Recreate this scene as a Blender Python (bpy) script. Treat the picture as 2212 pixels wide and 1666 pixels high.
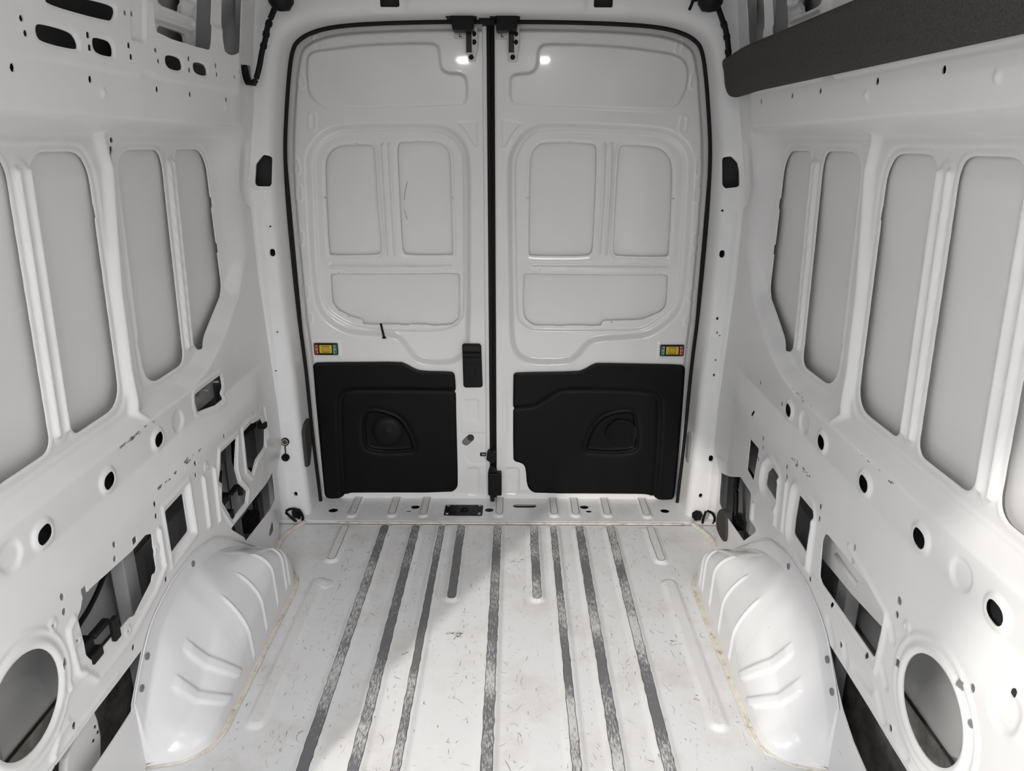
import bpy, math, random
import numpy as np
from mathutils import Matrix, Vector

random.seed(4)
for o in list(bpy.data.objects):
    bpy.data.objects.remove(o)
scene = bpy.context.scene
COL = scene.collection

# ------------------------------------------------------------------ camera
# axes: X right, Y towards the rear doors, Z up; floor at z = 0, metres
F_PX, PITCH, YAW, ROLL = 1570.0, 0.3220, 0.00364, 0.00252
cam_d = bpy.data.cameras.new('camera')
cam_d.sensor_width = 36.0
cam_d.lens = 36.0 * F_PX / 2212.0
cam_d.clip_start = 0.02
cam = bpy.data.objects.new('camera', cam_d)
COL.objects.link(cam)
cam.matrix_world = (Matrix.Translation((0.0666, -2.815, 1.487)) @ Matrix.Rotation(YAW, 4, 'Z')
                    @ Matrix.Rotation(math.pi / 2 - PITCH, 4, 'X') @ Matrix.Rotation(ROLL, 4, 'Z'))
scene.camera = cam

# ------------------------------------------------------------------ light
world = bpy.data.worlds.new('hall_light')
world.use_nodes = True
world.node_tree.nodes['Background'].inputs[0].default_value = (0.955, 0.98, 1.0, 1)
world.node_tree.nodes['Background'].inputs[1].default_value = 0.66
scene.world = world

def area_light(name, loc, target, size, power, color):
    d = bpy.data.lights.new(name, 'AREA')
    d.shape = 'DISK'; d.size = size; d.energy = power; d.color = color
    o = bpy.data.objects.new(name, d); COL.objects.link(o)
    o.location = loc
    o.rotation_euler = (Vector(target) - Vector(loc)).to_track_quat('-Z', 'Y').to_euler()
    return o
# a hall lamp outside the open side door; its light falls through the door onto the floor
area_light('hall_lamp', (-2.61, -5.30, 3.3), (-0.1, -0.9, 0.0), 0.12, 215.0, (1.0, 0.955, 0.88))
area_light('hall_side_lamp', (-5.4, -4.4, 2.6), (0.9, -1.6, 0.8), 3.4, 100.0, (1.0, 0.985, 0.965))
# the hall's ceiling lamps beyond the open cab end, shining down into the load space
area_light('hall_ceiling_lamp', (0.7, -8.2, 3.9), (0.0, -1.2, 0.3), 2.4, 205.0, (0.99, 0.99, 1.0))

scene.view_settings.view_transform = 'Standard'
scene.view_settings.look = 'None'
scene.view_settings.exposure = -0.02
scene.view_settings.gamma = 1.0
scene.view_settings.use_curve_mapping = False

# ------------------------------------------------------------------ materials
MATS = {}
def principled(name, color, rough=0.5, metal=0.0, spec=0.5, coat=0.0, emit=None, emit_s=0.0):
    m = bpy.data.materials.new(name); m.use_nodes = True
    b = m.node_tree.nodes['Principled BSDF']
    b.inputs['Base Color'].default_value = (*color, 1)
    b.inputs['Roughness'].default_value = rough
    b.inputs['Metallic'].default_value = metal
    b.inputs['Specular IOR Level'].default_value = spec
    b.inputs['Coat Weight'].default_value = coat
    b.inputs['Coat Roughness'].default_value = 0.12
    if emit:
        b.inputs['Emission Color'].default_value = (*emit, 1)
        b.inputs['Emission Strength'].default_value = emit_s
    MATS[name] = m
    return m

def N(m, t, **kw):
    n = m.node_tree.nodes.new(t)
    for k, v in kw.items():
        setattr(n, k, v)
    return n
def link(m, a, b): m.node_tree.links.new(a, b)
def coords(m, scale=(1, 1, 1), rot=(0, 0, 0)):
    tc = N(m, 'ShaderNodeTexCoord'); mp = N(m, 'ShaderNodeMapping')
    mp.inputs['Scale'].default_value = scale; mp.inputs['Rotation'].default_value = rot
    link(m, tc.outputs['Object'], mp.inputs['Vector'])
    return mp.outputs['Vector']
def noise(m, vec, scale, detail=3.0, rough=0.55):
    n = N(m, 'ShaderNodeTexNoise'); n.inputs['Scale'].default_value = scale
    n.inputs['Detail'].default_value = detail; n.inputs['Roughness'].default_value = rough
    link(m, vec, n.inputs['Vector']); return n.outputs['Fac']
def ramp(m, fac, stops):
    r = N(m, 'ShaderNodeValToRGB')
    e = r.color_ramp.elements
    e[0].position, e[0].color = stops[0][0], (*stops[0][1], 1)
    e[1].position, e[1].color = stops[-1][0], (*stops[-1][1], 1)
    for p, c in stops[1:-1]:
        k = e.new(p); k.color = (*c, 1)
    link(m, fac, r.inputs['Fac']); return r.outputs['Color']
def mix(m, fac, a, b, mode='MIX'):
    n = N(m, 'ShaderNodeMix', data_type='RGBA', blend_type=mode)
    if isinstance(fac, float): n.inputs['Factor'].default_value = fac
    else: link(m, fac, n.inputs['Factor'])
    for v, i in ((a, 6), (b, 7)):
        if isinstance(v, tuple): n.inputs[i].default_value = (*v, 1)
        else: link(m, v, n.inputs[i])
    return n.outputs[2]
def bump(m, fac, strength, dist=0.001):
    b = N(m, 'ShaderNodeBump'); b.inputs['Strength'].default_value = strength
    b.inputs['Distance'].default_value = dist
    link(m, fac, b.inputs['Height'])
    link(m, b.outputs['Normal'], m.node_tree.nodes['Principled BSDF'].inputs['Normal'])
def base(m): return m.node_tree.nodes['Principled BSDF'].inputs['Base Color']

def white_paint(name, color, rough, coat, dirt=0.06, coat_rough=0.12):
    m = principled(name, color, rough, coat=coat)
    m.node_tree.nodes['Principled BSDF'].inputs['Coat Roughness'].default_value = coat_rough
    v = coords(m)
    n1 = ramp(m, noise(m, v, 3.1, 4), [(0.35, tuple(c * (1 - dirt) for c in color)), (0.62, color)])
    # small scuffs here and there
    n2 = ramp(m, noise(m, coords(m, (90, 14, 60), (0.4, 0.3, 0.9)), 1.0, 4, 0.7), [(0.735, (0, 0, 0)), (0.775, (1, 1, 1))])
    link(m, mix(m, n2, n1, (0.30, 0.29, 0.28)), base(m))
    bump(m, noise(m, v, 9.0, 2), 0.10, 0.004)
    return m
white_paint('white_wall', (0.80, 0.798, 0.802), 0.36, 0.15)
white_paint('white_door', (0.79, 0.782, 0.774), 0.22, 0.6, 0.02, 0.05)
white_paint('white_skin', (0.76, 0.755, 0.75), 0.42, 0.0, 0.03)
white_paint('white_arch', (0.79, 0.79, 0.805), 0.22, 0.5, 0.03, 0.06)
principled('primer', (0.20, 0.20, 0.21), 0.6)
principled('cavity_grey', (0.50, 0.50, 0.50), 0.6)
principled('cavity_shade', (0.035, 0.034, 0.036), 0.7)  # near-black: the shade of holes and cavities put into the colour
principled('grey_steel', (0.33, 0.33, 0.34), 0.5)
principled('zinc', (0.52, 0.50, 0.48), 0.42, metal=0.6)
principled('rubber', (0.006, 0.006, 0.006), 0.6, spec=0.25)
principled('black_plastic', (0.006, 0.006, 0.0063), 0.5, spec=0.2)
principled('black_gloss', (0.005, 0.005, 0.005), 0.3, spec=0.3)
principled('satin_black', (0.0035, 0.0034, 0.0038), 0.45, spec=0.16)
principled('grey_fabric', (0.060, 0.057, 0.055), 0.95, spec=0.15)
principled('foam_grey', (0.070, 0.066, 0.062), 0.95, spec=0.1)
principled('yellow', (0.62, 0.47, 0.03), 0.38)
principled('yellow_knob', (0.50, 0.36, 0.02), 0.42)
principled('scratch_dark', (0.13, 0.125, 0.12), 0.7)
principled('scratch_brown', (0.30, 0.25, 0.20), 0.7)
principled('red', (0.30, 0.045, 0.04), 0.45)
principled('green', (0.045, 0.19, 0.13), 0.45)
principled('white_print', (0.85, 0.85, 0.85), 0.5)
principled('brass', (0.12, 0.10, 0.06), 0.4, metal=0.6)
principled('hall_ground', (0.32, 0.32, 0.32), 0.6)
principled('lamp_glass', (0.9, 0.9, 0.9), 0.3, emit=(1.0, 0.99, 0.975), emit_s=350.0)
m = MATS['satin_black']; bump(m, noise(m, coords(m), 700.0, 2), 0.25, 0.0006)
m = MATS['black_plastic']; bump(m, noise(m, coords(m), 600.0, 2), 0.2, 0.0006)
m = MATS['grey_fabric']; f_ = noise(m, coords(m), 260.0, 3)
link(m, ramp(m, f_, [(0.3, (0.045, 0.043, 0.042)), (0.7, (0.078, 0.074, 0.072))]), base(m)); bump(m, f_, 0.6, 0.002)

# underside / cavity metal with road dirt
m = principled('dirty_metal', (0.2, 0.19, 0.18), 0.8)
link(m, ramp(m, noise(m, coords(m), 16.0, 6, 0.7), [(0.32, (0.10, 0.09, 0.08)), (0.68, (0.30, 0.29, 0.28))]), base(m))

# worn white floor paint: dirt, scratches along and across
m = principled('floor_paint', (0.78, 0.77, 0.75), 0.34, coat=0.15)
c0 = ramp(m, noise(m, coords(m), 4.5, 6, 0.65), [(0.30, (0.68, 0.665, 0.645)), (0.52, (0.79, 0.79, 0.80))])
f1 = ramp(m, noise(m, coords(m, (26, 3.2, 1), (0, 0, 0.05)), 1.0, 6, 0.7), [(0.62, (0, 0, 0)), (0.78, (0.4, 0.4, 0.4))])
c1 = mix(m, f1, c0, (0.47, 0.44, 0.40))
f2 = ramp(m, noise(m, coords(m, (150, 26, 1), (0, 0, 0.06)), 1.0, 3, 0.6), [(0.675, (0, 0, 0)), (0.70, (0.85, 0.85, 0.85))])
c2 = mix(m, f2, c1, (0.20, 0.185, 0.17))
f3 = ramp(m, noise(m, coords(m, (22, 190, 1), (0, 0, 0.5)), 1.0, 3, 0.6), [(0.69, (0, 0, 0)), (0.712, (0.8, 0.8, 0.8))])
c3 = mix(m, f3, c2, (0.25, 0.23, 0.21))
f4 = ramp(m, noise(m, coords(m, (60, 60, 1), (0, 0, 1.1)), 1.0, 5, 0.75), [(0.70, (0, 0, 0)), (0.73, (0.8, 0.8, 0.8))])
c4 = mix(m, f4, c3, (0.22, 0.20, 0.18))
link(m, c4, base(m)); bump(m, noise(m, coords(m), 22.0, 3), 0.08, 0.004)

# rubbed-through rib tops
def rib_mat(name, dark, light, lo, hi):
    m = principled(name, dark, 0.5)
    a = noise(m, coords(m, (240, 46, 1), (0, 0, .12)), 1.0, 6, 0.75)
    b = noise(m, coords(m, (2.5, 3.1, 1)), 1.0, 2, 0.5)
    mm = N(m, 'ShaderNodeMath', operation='MULTIPLY_ADD'); mm.inputs[1].default_value = 0.9; mm.inputs[2].default_value = -0.45
    link(m, b, mm.inputs[0])
    ad = N(m, 'ShaderNodeMath', operation='ADD'); link(m, a, ad.inputs[0]); link(m, mm.outputs[0], ad.inputs[1])
    link(m, ramp(m, ad.outputs[0], [(lo, dark), (hi, light)]), base(m))
rib_mat('rib_grey', (0.165, 0.165, 0.173), (0.64, 0.64, 0.63), 0.47, 0.63)
rib_mat('rib_light', (0.26, 0.25, 0.24), (0.74, 0.73, 0.72), 0.20, 0.40)
rib_mat('rib_pale', (0.52, 0.50, 0.47), (0.76, 0.755, 0.75), 0.22, 0.42)
m = principled('rib_edge', (0.10, 0.095, 0.09), 0.6)

m = principled('sealant', (0.72, 0.66, 0.56), 0.5)
cs = ramp(m, noise(m, coords(m), 38.0, 5, 0.7), [(0.30, (0.36, 0.29, 0.21)), (0.42, (0.70, 0.64, 0.54)), (0.60, (0.80, 0.77, 0.71))])
link(m, cs, base(m)); bump(m, noise(m, coords(m), 90.0, 3), 0.5, 0.002)

# ------------------------------------------------------------------ helpers
def sstep(t):
    t = np.clip(t, 0, 1); return t * t * (3 - 2 * t)

def tag(o, label=None, cat=None, group=None, kind=None):
    if label: o['label'] = label
    if cat: o['category'] = cat
    if group: o['group'] = group
    if kind: o['kind'] = kind
    return o

def empty(name, loc=(0, 0, 0)):
    o = bpy.data.objects.new(name, None); COL.objects.link(o)
    o.location = loc; o.empty_display_size = 0.05
    return o

def put(name, me, mat, parent=None):
    me.materials.append(MATS[mat])
    o = bpy.data.objects.new(name, me); COL.objects.link(o)
    if parent is not None:
        o.parent = parent
        t = parent.location if parent.parent is None else Vector((0, 0, 0))
        o.matrix_parent_inverse = Matrix.Translation(-t)
    return o

def mesh_np(name, verts, faces4, polys=(), smooth=True):
    me = bpy.data.meshes.new(name)
    n4 = len(faces4)
    loops = [np.asarray(faces4, np.int32).reshape(-1)] if n4 else []
    tot = np.full(n4, 4, np.int32)
    if len(polys):
        loops.append(np.fromiter((i for p in polys for i in p), np.int32))
        tot = np.concatenate([tot, np.fromiter((len(p) for p in polys), np.int32)])
    loops = np.concatenate(loops)
    start = np.concatenate([[0], np.cumsum(tot)[:-1]]).astype(np.int32)
    me.vertices.add(len(verts)); me.vertices.foreach_set('co', np.asarray(verts, np.float32).reshape(-1))
    me.loops.add(len(loops)); me.loops.foreach_set('vertex_index', loops)
    me.polygons.add(len(tot)); me.polygons.foreach_set('loop_start', start)
    me.polygons.foreach_set('loop_total', tot.astype(np.int32))
    me.polygons.foreach_set('use_smooth', np.full(len(tot), smooth))
    me.update(calc_edges=True)
    return me

def chaikin(pts, n=2):
    p = np.asarray(pts, float)
    for _ in range(n):
        q = np.roll(p, -1, 0)
        p = np.stack([0.75 * p + 0.25 * q, 0.25 * p + 0.75 * q], 1).reshape(-1, 2)
    return p

def rpoly(pts, n=5):
    """polygon of (a, b, radius) corners -> rounded outline"""
    P = [np.array(p[:2], float) for p in pts]; out = []
    for i, p in enumerate(pts):
        r = p[2] if len(p) > 2 else 0.0
        a, b, c = P[i - 1], P[i], P[(i + 1) % len(P)]
        d1, d2 = a - b, c - b
        l1, l2 = np.linalg.norm(d1), np.linalg.norm(d2)
        d1 /= l1; d2 /= l2
        if r <= 0: out.append(b); continue
        ang = math.acos(max(-1, min(1, float(d1 @ d2))))
        t = min(r / max(math.tan(ang / 2), 1e-3), 0.48 * l1, 0.48 * l2)
        for k in range(n + 1):
            s = k / n
            out.append((1 - s) ** 2 * (b + d1 * t) + 2 * s * (1 - s) * b + s * s * (b + d2 * t))
    return np.array(out)

def rect(a, b, wa, wb, r=0.0):
    return rpoly([(a - wa / 2, b - wb / 2, r), (a + wa / 2, b - wb / 2, r), (a + wa / 2, b + wb / 2, r), (a - wa / 2, b + wb / 2, r)])
def ell(a, b, ra, rb=None, n=20):
    rb = ra if rb is None else rb
    t = np.arange(n) * 2 * math.pi / n
    return np.stack([a + ra * np.cos(t), b + rb * np.sin(t)], 1)
def capsule(p, q, r, n=8):
    p, q = np.array(p, float), np.array(q, float)
    d = q - p; L = np.linalg.norm(d); d = d / L if L > 0 else np.array([1.0, 0]); nn = np.array([-d[1], d[0]])
    a = np.linspace(-math.pi / 2, math.pi / 2, n)
    e1 = [q + r * (math.cos(x) * d + math.sin(x) * nn) for x in a]
    e2 = [p - r * (math.cos(x) * d + math.sin(x) * nn) for x in a]
    return np.array(e1 + e2)
def grow(pts, d):
    """offset a polygon outwards by d (vertex normals)"""
    p = np.asarray(pts, float)
    area = 0.5 * np.sum(p[:, 0] * np.roll(p[:, 1], -1) - np.roll(p[:, 0], -1) * p[:, 1])
    e1 = p - np.roll(p, 1, 0); e2 = np.roll(p, -1, 0) - p
    t = e1 / np.maximum(np.linalg.norm(e1, axis=1, keepdims=True), 1e-9) + e2 / np.maximum(np.linalg.norm(e2, axis=1, keepdims=True), 1e-9)
    nrm = np.stack([t[:, 1], -t[:, 0]], 1); nrm /= np.maximum(np.linalg.norm(nrm, axis=1, keepdims=True), 1e-9)
    return p + nrm * d * (1 if area > 0 else -1)

class Sheet:
    """a pressed-steel sheet: a grid with relief (D) and holes (H < 0)"""
    def __init__(s, us, vs):
        s.us, s.vs = np.asarray(us, float), np.asarray(vs, float)
        s.U, s.V = np.meshgrid(s.us, s.vs, indexing='ij')
        s.A, s.B = s.U, s.V
        s.D = np.zeros_like(s.U); s.H = np.full_like(s.U, 9.0)
    def _near(s, pts, m):
        lo, hi = pts.min(0) - m, pts.max(0) + m
        return np.nonzero((s.A > lo[0]) & (s.A < hi[0]) & (s.B > lo[1]) & (s.B < hi[1]))
    def sd(s, pts, m=0.03):
        pts = np.asarray(pts, float); ix = s._near(pts, m)
        a, b = s.A[ix], s.B[ix]
        d2 = np.full(a.shape, 1e9); ins = np.zeros(a.shape, bool)
        for p, q in zip(pts, np.roll(pts, -1, 0)):
            e = q - p; L = e @ e
            if L < 1e-14: continue
            t = np.clip(((a - p[0]) * e[0] + (b - p[1]) * e[1]) / L, 0, 1)
            d2 = np.minimum(d2, (a - p[0] - t * e[0]) ** 2 + (b - p[1] - t * e[1]) ** 2)
            if p[1] != q[1]:
                c = (p[1] > b) != (q[1] > b)
                ins ^= c & (a < (q[0] - p[0]) * (b - p[1]) / (q[1] - p[1]) + p[0])
        d = np.sqrt(d2)
        return ix, np.where(ins, -d, d)
    def emboss(s, pts, h, w=0.012, off=0.0):
        """raise the inside of an outline by h over a flank of width w"""
        ix, d = s.sd(pts, 0.01 + w + abs(off))
        s.D[ix] += h * sstep((-d + off) / w)
    def rim(s, pts, h, w=0.010):
        """raised bead following an outline"""
        ix, d = s.sd(pts, 2 * w)
        s.D[ix] += h * sstep(1 - np.abs(d) / w)
    def bead(s, line, h, w):
        """raised rounded bead along an open line"""
        line = np.asarray(line, float); ix = s._near(line, w * 1.5)
        a, b = s.A[ix], s.B[ix]; d2 = np.full(a.shape, 1e9)
        for p, q in zip(line[:-1], line[1:]):
            e = q - p; L = max(e @ e, 1e-12)
            t = np.clip(((a - p[0]) * e[0] + (b - p[1]) * e[1]) / L, 0, 1)
            d2 = np.minimum(d2, (a - p[0] - t * e[0]) ** 2 + (b - p[1] - t * e[1]) ** 2)
        s.D[ix] += h * sstep(1 - np.sqrt(d2) / w)
    def hole(s, pts):
        ix, d = s.sd(pts, 0.03)
        s.H[ix] = np.minimum(s.H[ix], d)
    def keep(s, pts):
        """cut away everything outside the outline"""
        ix, d = s.sd(pts, 9.0)
        s.H[ix] = np.minimum(s.H[ix], -d)
    def snap(s, p):
        i = np.argmin(abs(s.us - p[0])); j = np.argmin(abs(s.vs - p[1]))
        return (s.us[i], s.vs[j])
    def pin(s, p, ra, rb=None):
        p = s.snap(p); s.hole(ell(p[0], p[1], ra, rb, 14))
    def build(s, name, mapf, mat, parent=None, lip=None):
        P = np.stack(mapf(s.A, s.B, s.D), -1).astype(float)
        nu, nv = s.U.shape
        idx = np.arange(nu * nv).reshape(nu, nv); K = s.H > 0
        k4 = np.stack([K[:-1, :-1], K[1:, :-1], K[1:, 1:], K[:-1, 1:]], -1)
        i4 = np.stack([idx[:-1, :-1], idx[1:, :-1], idx[1:, 1:], idx[:-1, 1:]], -1)
        cnt = k4.sum(-1)
        quads = i4[cnt == 4]
        V = P.reshape(-1, 3); Hf = s.H.reshape(-1)
        extra = []; cross = {}; polys = []; edges = []
        base_n = len(V)
        def cut(a, b):
            key = (a, b) if a < b else (b, a)
            r = cross.get(key)
            if r is None:
                t = Hf[a] / (Hf[a] - Hf[b]); t = min(max(t, 0.02), 0.98)
                extra.append(V[a] + (V[b] - V[a]) * t)
                r = cross[key] = base_n + len(extra) - 1
            return r
        mixd = (cnt > 0) & (cnt < 4)
        for c, k in zip(i4[mixd].tolist(), k4[mixd].tolist()):
            poly = []; out = None; first = None
            for n in range(4):
                a, b = c[n], c[(n + 1) % 4]; ka, kb = k[n], k[(n + 1) % 4]
                if ka: poly.append(a)
                if ka != kb:
                    e = cut(a, b); poly.append(e)
                    if ka: out = e
                    elif out is not None: edges.append((out, e)); out = None
                    else: first = e
            if out is not None and first is not None: edges.append((out, first))
            polys.append(poly)
        allv = np.concatenate([V, np.array(extra).reshape(-1, 3)]) if extra else V
        if lip is not None and edges:
            lv = np.array(lip, float); m = {}; add = []
            n0 = len(allv)
            def lp(i, off):
                kk = (i, off)
                if kk not in m:
                    m[kk] = n0 + len(add); add.append(allv[i] + lv * off)
                return m[kk]
            for a, b in edges:
                polys.append([lp(a, 0), lp(b, 0), lp(b, 1), lp(a, 1)])
            allv = np.concatenate([allv, np.array(add)])
        used = np.zeros(len(allv), bool); used[quads.reshape(-1)] = True
        for p in polys: used[p] = True
        remap = np.cumsum(used) - 1
        me = mesh_np(name, allv[used], remap[quads], [remap[p].tolist() for p in polys])
        return put(name, me, mat, parent)

def solid(name, vf, mat, parent=None, bevel=0.0, smooth=False, seg=2):
    v, f = vf
    me = bpy.data.meshes.new(name); me.from_pydata([tuple(map(float, q)) for q in v], [], f); me.update()
    o = put(name, me, mat, parent)
    if smooth:
        me.polygons.foreach_set('use_smooth', [True] * len(me.polygons))
    if bevel:
        b = o.modifiers.new('bevel', 'BEVEL'); b.width = bevel; b.segments = seg; b.limit_method = 'ANGLE'
        b.angle_limit = math.radians(40)
        me.polygons.foreach_set('use_smooth', [True] * len(me.polygons))
        w = o.modifiers.new('wn', 'WEIGHTED_NORMAL'); w.keep_sharp = False
    return o

def box(x0, x1, y0, y1, z0, z1):
    v = [(x, y, z) for x in (x0, x1) for y in (y0, y1) for z in (z0, z1)]
    return v, [(0, 1, 3, 2), (4, 6, 7, 5), (0, 4, 5, 1), (2, 3, 7, 6), (0, 2, 6, 4), (1, 5, 7, 3)]
def prism(pts, axis, lo, hi):
    """outline in the two other axes, extruded along axis"""
    pts = [tuple(p[:2]) for p in pts]; n = len(pts)
    def mk(p, h):
        q = list(p); q.insert(axis, h); return tuple(q)
    v = [mk(p, lo) for p in pts] + [mk(p, hi) for p in pts]
    f = [tuple(range(n)), tuple(range(2 * n - 1, n - 1, -1))] + [(i, n + i, n + (i + 1) % n, (i + 1) % n) for i in range(n)]
    return v, f
def join(*parts):
    V, Fc = [], []
    for v, f in parts:
        b = len(V); V += list(v); Fc += [tuple(i + b for i in q) for q in f]
    return V, Fc
def spline(pts, n=6):
    P = [Vector(p) for p in pts]; out = []
    for i in range(len(P) - 1):
        a, b, c, d = P[max(i - 1, 0)], P[i], P[i + 1], P[min(i + 2, len(P) - 1)]
        for k in range(n):
            t = k / n
            out.append(0.5 * ((2 * b) + (c - a) * t + (2 * a - 5 * b + 4 * c - d) * t * t + (3 * b - a - 3 * c + d) * t ** 3))
    out.append(P[-1]); return out
def tube(path, r, n=10, closed=False, flat=None):
    """round tube along a path; flat=(normal axis vector, factor) squashes it"""
    P = [Vector(p) for p in path]; V = []; m = len(P); Fc = []
    for i, p in enumerate(P):
        t = (P[(i + 1) % m] - P[i - 1]) if closed else (P[min(i + 1, m - 1)] - P[max(i - 1, 0)])
        t.normalize()
        ref = Vector(flat[0]) if flat else (Vector((0, 0, 1)) if abs(t.z) < 0.9 else Vector((1, 0, 0)))
        a = t.cross(ref)
        if a.length < 1e-5: a = t.cross(Vector((0, 1, 0.2)))
        a.normalize(); b = a.cross(t)
        rr = r[i] if isinstance(r, (list, tuple)) else r
        fb = flat[1] if flat else 1.0
        for k in range(n):
            w = 2 * math.pi * k / n
            V.append(p + a * (rr * math.cos(w)) + b * (rr * fb * math.sin(w)))
    for i in range(m if closed else m - 1):
        for k in range(n):
            j = (i + 1) % m
            Fc.append((i * n + k, i * n + (k + 1) % n, j * n + (k + 1) % n, j * n + k))
    if not closed:
        Fc += [tuple(range(n - 1, -1, -1)), tuple((m - 1) * n + k for k in range(n))]
    return V, Fc
def cyl(p, q, r, n=18, r2=None):
    return tube([p, q], [r, r if r2 is None else r2], n)
def lathe(prof, center, axis=1, n=24, sgn=1):
    """profile [(radius, height)] turned round an axis through center"""
    V, Fc = [], []
    for i, (r, h) in enumerate(prof):
        for k in range(n):
            w = 2 * math.pi * k / n; q = [r * math.cos(w), r * math.sin(w)]
            q.insert(axis, h * sgn); V.append(tuple(c + d for c, d in zip(center, q)))
    for i in range(len(prof) - 1):
        for k in range(n):
            Fc.append((i * n + k, i * n + (k + 1) % n, (i + 1) * n + (k + 1) % n, (i + 1) * n + k))
    Fc.append(tuple(range(n))); Fc.append(tuple((len(prof) - 1) * n + k for k in range(n - 1, -1, -1)))
    return V, Fc

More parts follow.
